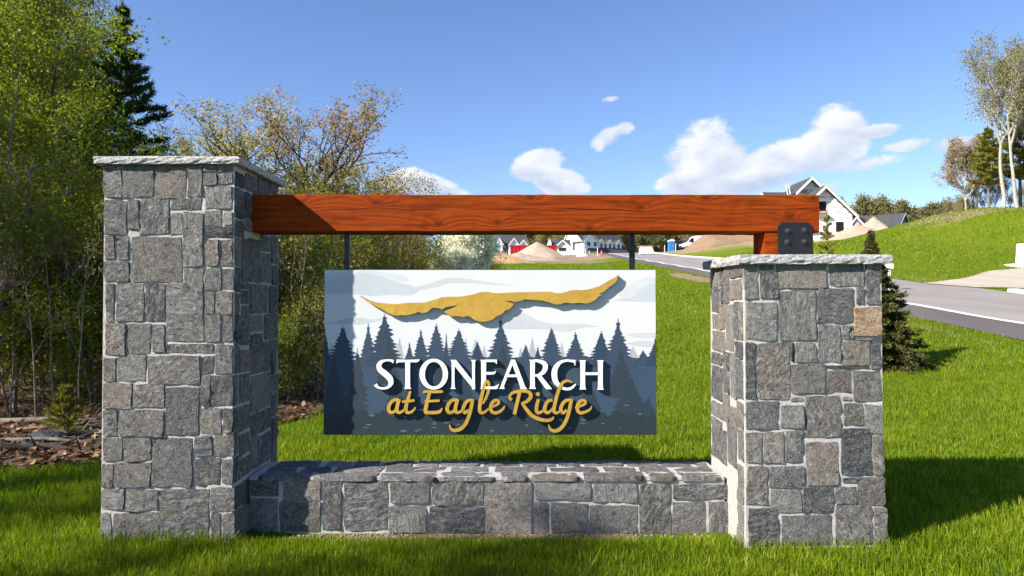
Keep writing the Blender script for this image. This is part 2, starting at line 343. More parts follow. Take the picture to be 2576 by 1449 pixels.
foliage('leaf_rust', [(0.0, (0.22, 0.14, 0.05)), (0.35, (0.38, 0.21, 0.09)), (0.7, (0.45, 0.33, 0.07)), (1.0, (0.50, 0.28, 0.17))], 0.4)
foliage('leaf_red', [(0.0, (0.20, 0.012, 0.014)), (1.0, (0.40, 0.03, 0.03))], 0.4)
foliage('leaf_bud', [(0.0, (0.22, 0.17, 0.12)), (0.5, (0.34, 0.26, 0.19)), (1.0, (0.44, 0.34, 0.25))], 0.3)
foliage('leaf_grey_green', [(0.0, (0.19, 0.18, 0.08)), (0.5, (0.29, 0.26, 0.11)), (1.0, (0.38, 0.31, 0.18))], 0.4)
foliage('leaf_far', [(0.0, (0.13, 0.12, 0.06)), (0.45, (0.22, 0.21, 0.085)), (0.8, (0.31, 0.28, 0.14)), (1.0, (0.40, 0.34, 0.22))], 0.35)
foliage('blossom', [(0.0, (0.20, 0.22, 0.10)), (0.22, (0.75, 0.73, 0.66)), (0.55, (0.86, 0.85, 0.80)), (1.0, (0.90, 0.89, 0.86))], 0.45)
foliage('needle_pine', [(0.0, (0.016, 0.038, 0.013)), (0.6, (0.040, 0.075, 0.020)), (1.0, (0.09, 0.13, 0.03))], 0.15)
foliage('needle_spruce', [(0.0, (0.022, 0.028, 0.007)), (0.6, (0.065, 0.070, 0.013)), (1.0, (0.17, 0.15, 0.03))], 0.15)
foliage('needle_lime', [(0.0, (0.11, 0.12, 0.015)), (0.6, (0.22, 0.21, 0.03)), (1.0, (0.34, 0.30, 0.06))], 0.35)
t = NT('grass'); g_ = t.n('ShaderNodeNewGeometry'); ps = g_.outputs['Position']
f = g_.outputs['Random Per Island']; pa = t.noise(0.9, 4, 0.6, ps); pb = t.noise(4.5, 3, 0.6, ps)
c = t.ramp(f, [(0.0, (0.060, 0.120, 0.003)), (0.45, (0.150, 0.240, 0.004)), (0.85, (0.265, 0.350, 0.008)), (0.97, (0.33, 0.37, 0.03)), (1.0, (0.48, 0.42, 0.17))])
c = t.mix(t.rng(pa, 0.45, 0.68, 0, .6), c, (0.27, 0.32, 0.012)); c = t.mix(t.rng(pb, 0.50, 0.32, 0, .6), c, (0.045, 0.10, 0.004)); c = t.mix(t.ma('MULTIPLY', t.rng(pb, 0.60, 0.72), t.rng(f, .5, .8, 0, .8)), c, (0.36, 0.36, 0.06))
t.fin(c, 0.45, spec=0.25); tr = t.n('ShaderNodeBsdfTranslucent'); t.put(tr.inputs[0], t.mix(1.0, c, (1.15, 1.2, 0.6, 1), 'MULTIPLY')); mx = t.n('ShaderNodeMixShader'); mx.inputs[0].default_value = .45
t.t.links.new(t.b.outputs[0], mx.inputs[1]); t.t.links.new(tr.outputs[0], mx.inputs[2]); t.t.links.new(mx.outputs[0], t.out.inputs[0]); MAT['grass'] = t.m
foliage('dry_leaf', [(0.0, (0.05, 0.028, 0.015)), (0.4, (0.17, 0.095, 0.05)), (0.8, (0.33, 0.20, 0.11)), (1.0, (0.50, 0.36, 0.25))], 0.1)

# ================================================================== terrain
def sm(a, b, x):
    t = np.clip((np.asarray(x, float)-a)/(b-a), 0, 1); return t*t*(3-2*t)
LINE_Y = [-60, 19, 50, 86, 104, 154, 175, 400]; LINE_X = [13.2, 14.2, 14.7, 15.5, 16.5, 19.0, 20.2, 34]
KERB_Y = [-60, 29, 78, 142, 175, 400]; KERB_X = [20.7, 21.7, 23.4, 26.0, 27.5, 42]
def x_line(y): return np.interp(y, LINE_Y, LINE_X)
def x_kerb(y): return np.interp(y, KERB_Y, KERB_X)
def x_near(y): return x_line(y) - 1.65
def ramp_y(y):
    y = np.asarray(y, float); a = np.clip(y-8, 0, 10); r = 0.087*a*a/20
    return r + 0.087*(np.clip(y, 18, 125)-18) + 0.06*(np.clip(y, 125, 190)-125)
def H(x, y):
    x = np.asarray(x, float); y = np.asarray(y, float)
    h = ramp_y(y) + 0.08*6*sm(-0.15, 1.15, (x-9)/6.0)
    h = h + (2.2*sm(21, 31, x)+3.0*sm(33, 44, x)+.8*sm(44, 60, x))*np.exp(-((y-62)**2)/np.where(y < 62, 250, 420.))
    h = h + 2.6*np.exp(-((x-46)**2+(y-104)**2)/420.)*sm(24, 32, x)
    h = h + 3.7*np.exp(-((x-85)**2+(y-150)**2)/900.)
    h = h - 1.5*sm(153, 165, y)*sm(45, 35, x) - 1.7*sm(109, 119, y)*sm(8, 0, x)*sm(150, 140, y)
    h = h + sm(-4, -9, x)*0.35*np.sin(x*0.7+1)*np.sin(y*0.5)*sm(7, 12, y)
    h = h - 0.045*sm(-2.1, -1.7, x)*sm(1.75, 1.4, x)*np.exp(-((y-4.75)/.28)**2)
    h = h + 0.03*np.sin(x*0.9+0.4)*np.sin(y*0.8+1.1)*sm(6, 9, y)
    return h
def Hf(x, y): return float(H(x, y))
def axis(segs):
    out = [segs[0][0]]
    for a, b, st in segs:
        n = max(1, int(round((b-a)/st))); out += list(np.linspace(a, b, n+1)[1:])
    return np.array(out)
gx = axis([(-2500, -200, 400), (-200, -40, 20), (-40, -15, 2.5), (-15, 10, 0.5), (10, 30, 0.45), (30, 70, 1.5), (70, 200, 10), (200, 2500, 400)])
gy = axis([(-2500, -60, 400), (-60, 2, 6), (2, 4, .5), (4, 5.6, .1), (5.6, 50, 0.5), (50, 120, 1.4), (120, 200, 3), (200, 400, 20), (400, 3000, 400)])
GXX, GYY = np.meshgrid(gx, gy)
zz = H(GXX, GYY)
inside = (GXX > x_near(GYY)+0.75) & (GXX < x_kerb(GYY)-0.75)
zz = zz - 0.14*inside
nx_, ny_ = len(gx), len(gy)
idx = np.arange(nx_*ny_).reshape(ny_, nx_)
faces = np.stack([idx[:-1, :-1], idx[:-1, 1:], idx[1:, 1:], idx[1:, :-1]], -1).reshape(-1, 4)
me = np_mesh('ground', np.stack([GXX, GYY, zz], -1).reshape(-1, 3), faces, True)
dirt = np.zeros_like(GXX)
def blob(cx, cy, rx, ry, k=1.0):
    global dirt
    dirt = np.maximum(dirt, k*np.exp(-(((GXX-cx)/rx)**2+((GYY-cy)/ry)**2)))
blob(2, 108, 16, 22, 1.3); blob(-6, 125, 20, 30, 1.3); blob(36, 118, 12, 30, 1.0); blob(44, 92, 12, 8, 1.2); blob(62, 62, 10, 6, .9)
blob(12.2, 46, 1.1, 6.5, 1.0); blob(24, 38, 2.2, 8, .6); blob(70, 130, 40, 40, 1); blob(51, 66, 5, 3.4, 1.0); blob(8, 84, 6, 5, .7)
blob(-.2, 4.77, 1.75, .13, .85); blob(11.9, 22, 0.45, 9, .62); blob(12.2, 30, 0.4, 12, .55); blob(55, 61, 9, 2.6, 1.1); blob(40, 82, 9, 4, 1.0); blob(45, 61.5, 7, 2.6, 1.25); blob(41, 66, 3, 3, 1.0)
at_ = me.attributes.new('dirt', 'FLOAT', 'POINT'); at_.data.foreach_set('value', dirt.ravel().astype(np.float32))
ground = tag(obj('ground', me, MAT['lawn']), kind='structure')

def strip(name, fa, fb, ys, mat, lift, n=4):
    """sheet between x=fa(y) and x=fb(y) lying on the terrain"""
    v = []; f = []
    for y in ys:
        a, b = float(fa(y)), float(fb(y))
        for i in range(n+1):
            x = a+(b-a)*i/n; v.append((x, y, Hf(x, y)+lift))
    for j in range(len(ys)-1):
        for i in range(n):
            k = j*(n+1)+i; f.append((k, k+1, k+n+2, k+n+1))
    return tag(obj(name, np_mesh(name, v, f, True), MAT[mat]), kind='structure')
ys = list(np.arange(-30, 60, 1.0)) + list(np.arange(60, 178, 2.0))
strip('road', lambda y: x_line(y)-0.3, x_kerb, ys, 'asphalt', 0.012, 10)
strip('paved_walk', x_near, lambda y: x_line(y)-0.09, ys, 'dark_asphalt', 0.020, 4)
strip('road_edge_line', lambda y: x_line(y)-0.09, lambda y: x_line(y)+0.13, ys, 'road_paint', 0.026, 1)
strip('garage_forecourt', lambda y: x_line(y)-1+(y-150)*0.1, lambda y: x_kerb(y)+3, list(np.arange(150, 178, 2.0)), 'asphalt', 0.05, 8)
def kerb(ys):
    m = MB()
    for i in range(len(ys)-1):
        a, b = ys[i], ys[i+1]
        xa, xb = float(x_kerb(a)), float(x_kerb(b)); za, zb = Hf(xa, a), Hf(xb, b)
        w = 0.45
        m.add([(xa, a, za-.1), (xa+w, a, za-.1), (xb+w, b, zb-.1), (xb, b, zb-.1), (xa+.05, a, za+.15), (xa+w, a, za+.16), (xb+w, b, zb+.16), (xb+.05, b, zb+.15)],
              [(4, 5, 6, 7), (0, 4, 7, 3), (1, 2, 6, 5)] + ([(0, 1, 5, 4)] if i == 0 else []) + ([(2, 3, 7, 6)] if i == len(ys)-2 else []))
    o = m.build('kerb', MAT['concrete']); tag(o, kind='structure')
kerb(list(np.arange(-30, 30.1, 1.0))); kerb(list(np.arange(46, 172, 2.0)))
def patch(name, left, right, mat, lift, n=14, k=24):
    """sheet between two polylines (x,y), draped on the terrain"""
    def samp(pl, t):
        pl = np.array(pl, float); s = np.linspace(0, 1, len(pl)); return np.array([np.interp(t, s, pl[:, 0]), np.interp(t, s, pl[:, 1])]).T
    t = np.linspace(0, 1, k+1); A = samp(left, t); B = samp(right, t); v = []; f = []
    for a, b in zip(A, B):
        for i in range(n+1):
            x, y = a+(b-a)*i/n; v.append((x, y, Hf(x, y)+lift))
    for j in range(k):
        for i in range(n):
            q = j*(n+1)+i; f.append((q, q+1, q+n+2, q+n+1))
    return tag(obj(name, np_mesh(name, v, f, True), MAT[mat]), kind='structure')
patch('gravel_drive', [(21.75, 32), (24, 31.6), (30, 32.2), (40, 34), (60, 36)], [(21.75, 36.2), (25, 38.2), (29, 41.5), (38, 45), (60, 47)], 'gravel', 0.045, 48, 60)
FOREST = [(-4.0, 6.65), (-3.5, 7.9), (-3.05, 8.8), (-2.7, 9.6), (-2.75, 16), (-2.6, 24), (-2.2, 34), (-2.4, 60)]
FLEFT = [(-40, 5.9), (-40, 8), (-40, 9), (-40, 10), (-40, 16), (-40, 24), (-40, 34), (-40, 60)]
patch('forest_floor', FLEFT, FOREST, 'forest_floor', 0.03, 40, 60)
def in_forest(x, y):
    ex = np.interp(y, [p[1] for p in FOREST], [p[0] for p in FOREST])
    y0 = np.interp(x, [-40, -4.8, -4.0], [5.9, 6.45, 6.65])
    return (x < ex+0.12*np.sin(y*5)+0.08*np.sin(x*9)) & (y > y0+0.1*np.sin(x*6.0)+0.06*np.sin(x*17))

# ================================================================== stonework
rs = random.Random(11); nr = np.random.default_rng(5)
def stone_mesh(corners, O, A, B, N, proud, back, rough):
    """corners: four (a, b) in the face plane (ll, lr, ur, ul). A rough split face with chipped edges."""
    O, A, B, N = map(lambda q: np.array(q, float), (O, A, B, N))
    c = np.array(corners, float)
    w = np.linalg.norm(c[1]-c[0]); h = np.linalg.norm(c[3]-c[0])
    nx = int(min(6, max(2, round(w/0.045)))); ny = int(min(6, max(2, round(h/0.045))))
    s, t = np.meshgrid(np.linspace(0, 1, nx+1), np.linspace(0, 1, ny+1))
    # pull the outer ring close to the border so the chamfer stays narrow
    p = (c[0]*((1-s)*(1-t))[..., None]+c[1]*(s*(1-t))[..., None]+c[2]*(s*t)[..., None]+c[3]*((1-s)*t)[..., None])
    edge = (s == 0) | (s == 1) | (t == 0) | (t == 1)
    corner = ((s == 0) | (s == 1)) & ((t == 0) | (t == 1))
    jit = min(0.0035, 0.05*min(w, h)); p += nr.uniform(-jit, jit, p.shape)*np.where(edge, 1.3, 2.0)[..., None]
    mid = c.mean(0)
    p[corner] += (mid-p[corner])*0.012
    hgt = proud + nr.normal(0, rough, s.shape) + (s-.5)*nr.normal(0, rough*1.3) + (t-.5)*nr.normal(0, rough*1.3)
    ph = nr.uniform(0, 6.28, 4); hgt += rough*0.9*np.sin(s*5+ph[0]+t*3)*np.cos(t*5+ph[1])
    hgt = np.maximum(hgt, 0.0030)
    hgt[edge] -= abs(nr.normal(0.0012, 0.0012, edge.sum()))
    P3 = O + p[..., :1]*A + p[..., 1:]*B + hgt[..., None]*N
    V = P3.reshape(-1, 3); idx = np.arange(len(V)).reshape(ny+1, nx+1)
    F4 = np.stack([idx[:-1, :-1], idx[:-1, 1:], idx[1:, 1:], idx[1:, :-1]], -1).reshape(-1, 4)
    ring = list(idx[0, :-1])+list(idx[:-1, -1])+list(idx[-1, :0:-1])+list(idx[:0:-1, 0])
    # slightly wider shoulder, then the tail bedded in the mortar
    pr = p.reshape(-1, 2)[ring]; sh = pr + (pr-mid)/np.maximum(np.linalg.norm(pr-mid, axis=1), 1e-6)[:, None]*0.002
    shz = hgt.reshape(-1)[ring]-0.0025
    S1 = O + sh[:, :1]*A + sh[:, 1:]*B + shz[:, None]*N; S2 = O + sh[:, :1]*A + sh[:, 1:]*B + back*N
    n0 = len(V)+len(ring); m = len(ring); q = np.arange(m); q2 = (q+1) % m; rg = len(V)+q; V = np.vstack([V, V[np.array(ring)], S1, S2])
    F4 = np.vstack([F4, np.stack([rg[q2], rg[q], n0+q, n0+q2], -1), np.stack([n0+q2, n0+q, n0+m+q, n0+m+q2], -1)])
    if np.dot(np.cross(A, B), N) < 0: F4 = F4[:, ::-1]
    return np_mesh('stone', V, F4, True)
def lay(parent, off, rects, O, A, B, N, proud=0.012, back=-0.05, rough=0.0036, gap=0.0018, jitter=0.005, mats=None):
    O = Vector(O)-Vector(off); out = []
    for i, r in enumerate(rects):
        a0, b0, a1, b1 = r[:4]
        if a1 < a0: a0, a1 = a1, a0
        if b1 < b0: b0, b1 = b1, b0
        j = min(jitter, 0.06*min(a1-a0, b1-b0))
        cs = [(a0+gap+rs.uniform(-j, j), b0+gap+rs.uniform(-j, j)), (a1-gap+rs.uniform(-j, j), b0+gap+rs.uniform(-j, j)),
              (a1-gap+rs.uniform(-j, j), b1-gap+rs.uniform(-j, j)), (a0+gap+rs.uniform(-j, j), b1-gap+rs.uniform(-j, j))]
        me = stone_mesh(cs, O, A, B, N, proud+rs.uniform(-0.002, 0.009), back, rough*rs.uniform(0.5, 1.4))
        o = obj('stone', me, MAT[(mats or {}).get(i, 'fieldstone')], parent); out.append(o)
    return out
def ashlar(a0, b0, a1, b1, r, gap=0.009, out=None):
    """random coursed rectangles for the faces turned away from the road"""
    out = [] if out is None else out
    w, h = a1-a0, b1-b0
    if (w < 0.30 and h < 0.34 and (r.random() < .7 or w*h < 0.03)) or w*h < 0.012:
        out.append((a0+gap, b0+gap, a1-gap, b1-gap)); return out
    if w > h*r.uniform(0.8, 1.3):
        m = a0+w*r.uniform(.36, .64); ashlar(a0, b0, m, b1, r, gap, out); ashlar(m, b0, a1, b1, r, gap, out)
    else:
        m = b0+h*r.uniform(.36, .64); ashlar(a0, b0, a1, m, r, gap, out); ashlar(a0, m, a1, b1, r, gap, out)
    return out
def zoom(ox, oy, s): return lambda x, y: ((ox+x/s)*K, (oy+y/s)*K)
Z1 = zoom(240, 440, 2.4156); Z2 = zoom(240, 1020, 2.3375); Z3 = zoom(2080, 740, 3.15); Z4 = zoom(2080, 1160, 2.898); Z5 = zoom(720, 1360, 3.3026); Z6 = zoom(1450, 1360, 3.22)
def front_rects(Zf, rr, yf):
    out = []
    for (x0, y0, x1, y1) in rr:
        a = P(*Zf(x0, y1), yf); b = P(*Zf(x1, y0), yf); out.append((a.x, a.z, b.x, b.z))
    return out
def side_rects(Zf, rr, xf):
    out = []
    for (x0, y0, x1, y1) in rr:
        xm = (x0+x1)/2
        a = PX(*Zf(x0, (y0+y1)/2), xf); b = PX(*Zf(x1, (y0+y1)/2), xf); lo = PX(*Zf(xm, y1), xf); hi = PX(*Zf(xm, y0), xf)
        out.append((a.y, lo.z, b.y, hi.z))
    return out
LX0, LX1, LY0, LY1 = -2.745, -1.868, 4.58, 5.46
RX0, RX1, RY0, RY1 = 1.515, 2.412, 4.45, 5.22
LTOP = P(400, 412, 4.54).z; RTOP = P(2000, 664, 4.40).z

def slab(parent, off, x0, x1, y0, y1, z0, z1, seed):
    """granite cap with split (rock face) edges"""
    g = np.random.default_rng(seed)
    def line(a, b, st): return np.linspace(a, b, max(2, int(round((b-a)/st)))+1)
    xs, ys = line(x0, x1, .035), line(y0, y1, .035)
    ring = [(x, y0) for x in xs[:-1]]+[(x1, y) for y in ys[:-1]]+[(x, y1) for x in xs[:0:-1]]+[(x0, y) for y in ys[:0:-1]]
    ring = np.array(ring); n = len(ring); cen = np.array([(x0+x1)/2, (y0+y1)/2])
    nrm = np.zeros_like(ring)
    nrm[:, 0] = np.where(np.isclose(ring[:, 0], x0), -1, np.where(np.isclose(ring[:, 0], x1), 1, 0)); nrm[:, 1] = np.where(np.isclose(ring[:, 1], y0), -1, np.where(np.isclose(ring[:, 1], y1), 1, 0))
    V = []; zs = [z0, z0+(z1-z0)*.12, z0+(z1-z0)*.4, z0+(z1-z0)*.7, z1-.004, z1]
    outw = [-.001, .003, .006, .005, .002, 0]
    for z, o in zip(zs, outw):
        d = o+g.normal(0, .0035 if 0 < zs.index(z) < 4 else .0012, n)
        p = ring+nrm*d[:, None]; V.append(np.column_stack([p, np.full(n, z)+g.normal(0, .0012, n)]))
    V = np.vstack(V)-np.array(off); F4 = []
    for k in range(len(zs)-1):
        for i in range(n): F4.append((k*n+i, k*n+(i+1) % n, (k+1)*n+(i+1) % n, (k+1)*n+i))
    me = bpy.data.meshes.new('cap_slab'); b = (len(zs)-1)*n
    me.from_pydata([tuple(v) for v in V], [], F4+[tuple(range(n))[::-1], tuple(range(b, b+n))]); me.update()
    return obj('cap_slab', me, MAT['granite'], parent)
def pillar(label, x0, x1, y0, y1, ztop, zcap, ov, seed):
    off = ((x0+x1)/2, (y0+y1)/2, 0)
    t = thing('stone_pillar', label, 'pillar', off)
    MB(off).box(x0+.002, y0+.002, -.25, x1-.002, y1-.002, ztop).build('mortar_core', MAT['mortar'], t)
    slab(t, off, x0-ov, x1+ov, y0-ov, y1+ov*.8, ztop+.0005, zcap, seed)
    return t, off

# --- tall pillar
tp, off = pillar('taller grey fieldstone pillar with granite cap standing beside the dark woods', LX0, LX1, LY0, LY1, LTOP, P(400, 393, 4.54).z, 0.042, 3)
A1 = [(175,130,305,368),(310,130,540,368),(550,130,772,370),(780,130,888,365),(900,130,1000,180),(1004,130,1108,182),(900,190,995,280),(1002,190,1108,270),(908,288,1108,455),(178,385,342,638),(350,385,432,600),(437,378,648,635),
 (660,378,885,462),(660,478,740,640),(750,475,898,868),(905,465,1035,575),(1042,475,1108,572),(908,585,1105,662),(178,645,258,815),(268,650,356,820),(372,650,742,985),
 (182,830,362,985),(905,672,1010,862),(1018,672,1108,862),(750,878,898,985),(908,878,1025,1040),(1035,878,1112,1038),(188,992,252,1275),(262,992,466,1268),(474,992,620,1270),
 (628,992,896,1415),(908,1050,978,1215),(987,1050,1110,1213),(905,1228,1028,1416),(1036,1224,1110,1416),(180,1284,330,1510),(342,1284,512,1500),(522,1285,618,1490)]
A2 = [(605,30,938,92),(948,28,1070,238),(168,124,248,290),(260,100,462,292),(472,108,846,308),(858,112,938,238),(165,302,368,480),(374,310,595,474),(605,328,838,668),(852,248,915,465),(924,250,1074,465),
 (165,494,265,668),(275,490,590,676),(846,478,990,662),(1002,478,1078,650),(162,687,300,843),(310,687,498,846),(508,687,793,1028),(803,673,928,812),(938,668,1080,818),(155,868,235,1028),(245,858,495,1033),
 (803,830,982,1015),(994,832,1082,1010),(152,1044,315,1185),(323,1047,550,1195),(558,1047,905,1400),(915,1030,1080,1203),(146,1210,220,1400),(230,1210,550,1400),(916,1217,985,1400),(993,1217,1084,1400)]
fr = front_rects(Z1, A1, LY0)+front_rects(Z2, A2, LY0)
lay(tp, off, fr, (0, LY0, 0), (1, 0, 0), (0, 0, 1), (0, -1, 0), 0.0045, -0.02)
S1 = [(1124,190,1190,300),(1195,205,1280,330),(1285,225,1365,345),(1370,255,1430,345),(1124,310,1190,520),(1195,340,1250,520),(1124,530,1190,660),(1195,530,1240,610),(1255,350,1430,470),(1245,480,1340,620),(1348,480,1430,630),(1124,670,1165,868),(1172,668,1213,983),(1221,670,1303,983),
 (1310,645,1380,758),(1386,645,1430,850),(1310,772,1384,983),(1124,878,1165,1052),(1172,992,1225,1032),(1231,995,1360,1205),(1368,1012,1427,1205),(1390,860,1430,1003),(1124,1062,1157,1210),(1164,1042,1224,1140),(1124,1218,1162,1440),(1168,1150,1224,1440),
 (1231,1215,1328,1343),(1335,1215,1427,1395),(1231,1352,1324,1490),(1331,1405,1427,1490)]
S2 = [(1086,20,1110,235),(1114,70,1186,225),(1192,60,1333,228),(1339,60,1378,230),(1086,245,1110,450),(1116,240,1188,432),(1195,240,1334,486),(1340,240,1380,372),(1086,460,1190,640),(1197,498,1332,648),(1339,382,1380,530),(1086,652,1112,800),(1117,652,1190,795),(1196,660,1242,870),
 (1248,660,1336,860),(1340,542,1380,860),(1086,812,1126,990),(1131,806,1240,930),(1086,1000,1172,1160),(1086,1170,1172,1380)]
lay(tp, off, side_rects(Z1, S1, LX1)+side_rects(Z2, S2, LX1), (LX1, 0, 0), (0, 1, 0), (0, 0, 1), (1, 0, 0), 0.0045, -0.02)
ra = random.Random(4)
lay(tp, off, [(a, b, c, d) for a, b, c, d in ashlar(LY0+.055, -.06, LY1-.055, LTOP-.01, ra)], (LX0, 0, 0), (0, 1, 0), (0, 0, 1), (-1, 0, 0), 0.0045, -0.02)
lay(tp, off, [(a, b, c, d) for a, b, c, d in ashlar(LX0, -.06, LX1, LTOP-.01, ra)], (0, LY1, 0), (1, 0, 0), (0, 0, 1), (0, 1, 0), 0.0045, -0.02)

# --- short pillar
sp, off = pillar('shorter grey fieldstone pillar with granite cap carrying the beam end', RX0, RX1, RY0, RY1, RTOP, P(2000, 640, 4.40).z, 0.042, 8)
B1 = [(480,165,612,490),(622,175,765,222),(630,238,795,495),(782,165,1258,393),(1280,165,1608,370),(1628,165,1768,545),(503,520,785,882),(808,415,1150,888),(1172,392,1508,726),(1538,385,1605,540),(1515,568,1772,845),(1176,742,1390,1098),
 (1408,742,1465,880),(1474,742,1506,868),(1515,856,1655,884),(1408,896,1662,1120),(1680,868,1772,1160),(500,905,578,1440),(598,910,905,1445),(922,905,955,1085),(968,905,1155,1088),(918,1108,1240,1385),(1258,1122,1660,1152),(1270,1170,1496,1385),(1512,1170,1774,1465)]
B2 = [(845,92,955,128),(1295,82,1368,116),(455,127,735,373),(755,152,955,362),(974,82,1273,440),(1300,137,1475,342),(1488,152,1640,408),(460,397,592,666),(612,392,785,666),(800,374,950,660),(980,475,1263,853),(1287,357,1535,768),(1552,425,1648,765),(466,692,643,1023),
 (657,688,960,878),(668,892,940,1093),(950,872,1225,1103),(1298,787,1418,833),(1434,782,1662,1038),(1240,867,1423,1018),(476,1052,740,1380),(763,1112,1205,1380),(1232,1032,1555,1380),(1570,1052,1678,1380)]
fr = front_rects(Z3, B1, RY0)+front_rects(Z4, B2, RY0)
st = lay(sp, off, fr, (0, RY0, 0), (1, 0, 0), (0, 0, 1), (0, -1, 0), 0.0045, -0.02, mats={10: 'tan_fieldstone'})
st[10]['label'] = 'tan granite block'
Q1 = [(290,205,340,536),(346,205,462,292),(346,306,462,500),(258,205,284,375),(258,385,284,538),(182,205,250,380),(182,390,250,620),(306,548,384,975),(252,550,300,785),(182,635,246,780),(391,520,430,888),(437,520,470,888),(182,800,300,990),(396,902,470,1055),
 (182,1003,275,1110),(283,1000,345,1180),(352,1010,414,1440),(421,1070,470,1440),(182,1125,276,1440),(284,1190,345,1385),(284,1393,345,1480)]
Q2 = [(165,140,254,265),(262,75,315,305),(322,172,384,370),(165,276,252,350),(165,360,290,640),(298,320,380,690),(391,140,440,370),(391,380,440,650),(391,680,440,1005),(391,1015,440,1380)]
lay(sp, off, side_rects(Z3, Q1, RX0)+side_rects(Z4, Q2, RX0), (RX0, 0, 0), (0, 1, 0), (0, 0, 1), (-1, 0, 0), 0.0045, -0.02)
lay(sp, off, ashlar(RY0+.055, -.06, RY1-.055, RTOP-.01, ra), (RX1, 0, 0), (0, 1, 0), (0, 0, 1), (1, 0, 0), 0.0045, -0.02)
lay(sp, off, ashlar(RX0, -.06, RX1, RTOP-.01, ra), (0, RY1, 0), (1, 0, 0), (0, 0, 1), (0, 1, 0), 0.0045, -0.02)

# --- low wall between them
WY0, WY1, WZ = 4.83, 5.26, 0.318
wx0, wx1 = LX1+.02, RX0-.02
off = ((wx0+wx1)/2, (WY0+WY1)/2, 0)
wt = thing('stone_wall', 'low grey fieldstone wall with flagstone top joining the two pillars', 'wall', off)
MB(off).box(wx0, WY0+.002, -.25, wx1, WY1-.002, WZ+.016).build('mortar_core', MAT['mortar'], wt)
C1 = [(92,262,384,425),(92,448,376,780),(424,275,806,465),(394,478,802,780),(820,275,1008,768),(1026,262,1474,772),(1492,265,1886,492),(1470,515,1850,785),(1905,265,2408,510),(1872,522,2420,795)]
C2 = [(25,262,472,770),(500,277,1033,450),(490,478,628,770),(652,478,1000,762),(1060,287,1490,470),(1022,502,1488,770),(1510,292,1805,780),(1832,297,2415,445),(1828,470,2145,800),(2180,467,2415,800)]
lay(wt, off, front_rects(Z5, C1, WY0)+front_rects(Z6, C2, WY0), (0, WY0, 0), (1, 0, 0), (0, 0, 1), (0, -1, 0), 0.0045, -0.02)
lay(wt, off, ashlar(wx0+.01, -.06, wx1-.01, WZ-.01, ra), (0, WY1, 0), (1, 0, 0), (0, 0, 1), (0, 1, 0), 0.0045, -0.02)
# flagstones on top, three uneven rows of ragged pieces bedded almost flush in mortar
MB(off).box(wx0+.001, WY0-.004, WZ+.0162, wx1-.001, WY1+.01, WZ+.040).build('mortar_bed', MAT['mortar'], wt)
rows = [WY0-.018, WY0+.12, WY0+.27, WY1+.018]
for k in range(3):
    x = wx0+.03+rs.uniform(0, .05)
    while x < wx1-.06:
        w_ = rs.uniform(.2, .46) if k < 2 else rs.uniform(.16, .38)
        x1_ = min(x+w_, wx1-.02); jj = .03
        y0_, y1_ = rows[k]+.006, rows[k+1]-.006
        e0 = rs.uniform(-.004, .006) if k == 0 else rs.uniform(-jj, jj)*.5
        e1 = rs.uniform(-jj, jj)*.5 if k < 2 else rs.uniform(-.012, .008)
        cs = [(x+rs.uniform(0, jj), y0_+e0), (x1_-rs.uniform(0.003, jj*.6), y0_+e0+rs.uniform(-.004, .004)), (x1_-rs.uniform(0.0, jj), y1_+e1-max(0, rs.uniform(-.03, .03))), (x+rs.uniform(0, jj), y1_+e1-max(0, rs.uniform(-.03, .03)))]
        if x1_-x > .07:
            me = stone_mesh(cs, Vector((0, 0, WZ+.036))-Vector(off), (1, 0, 0), (0, 1, 0), (0, 0, 1), 0.009+rs.uniform(-.003, .003)+.002*k, -0.026, 0.002)
            obj('flagstone', me, MAT['fieldstone'], wt)
        x = x1_+.012
plain('foot_gravel', (0.24, 0.20, 0.15), 0.9, 0.5, 40)
# crushed stone along the wall foot
g = np.random.default_rng(2); n = 300
cx = g.uniform(wx0+.2, wx1-.1, n); cy = WY0-.02-abs(g.normal(0, .045, n)); r_ = g.uniform(.004, .013, n)
octv = np.array([(1, 0, 0), (-1, 0, 0), (0, 1, 0), (0, -1, 0), (0, 0, 1), (0, 0, -1)], float); octf = np.array([(0, 2, 4), (2, 1, 4), (1, 3, 4), (3, 0, 4), (2, 0, 5), (1, 2, 5), (3, 1, 5), (0, 3, 5)])
V = (octv[None]*(r_[:, None, None]*g.uniform(.6, 1.2, (n, 6, 1)))+np.stack([cx, cy, H(cx, cy)+r_*.4], -1)[:, None]).reshape(-1, 3)
Fc = (octf[None]+(np.arange(n)*6)[:, None, None]).reshape(-1, 3)
tag(obj('wall_foot_gravel', np_mesh('gravel', V, Fc), MAT['foot_gravel']), 'pale crushed gravel along the foot of the low stone wall', 'gravel', kind='stuff')

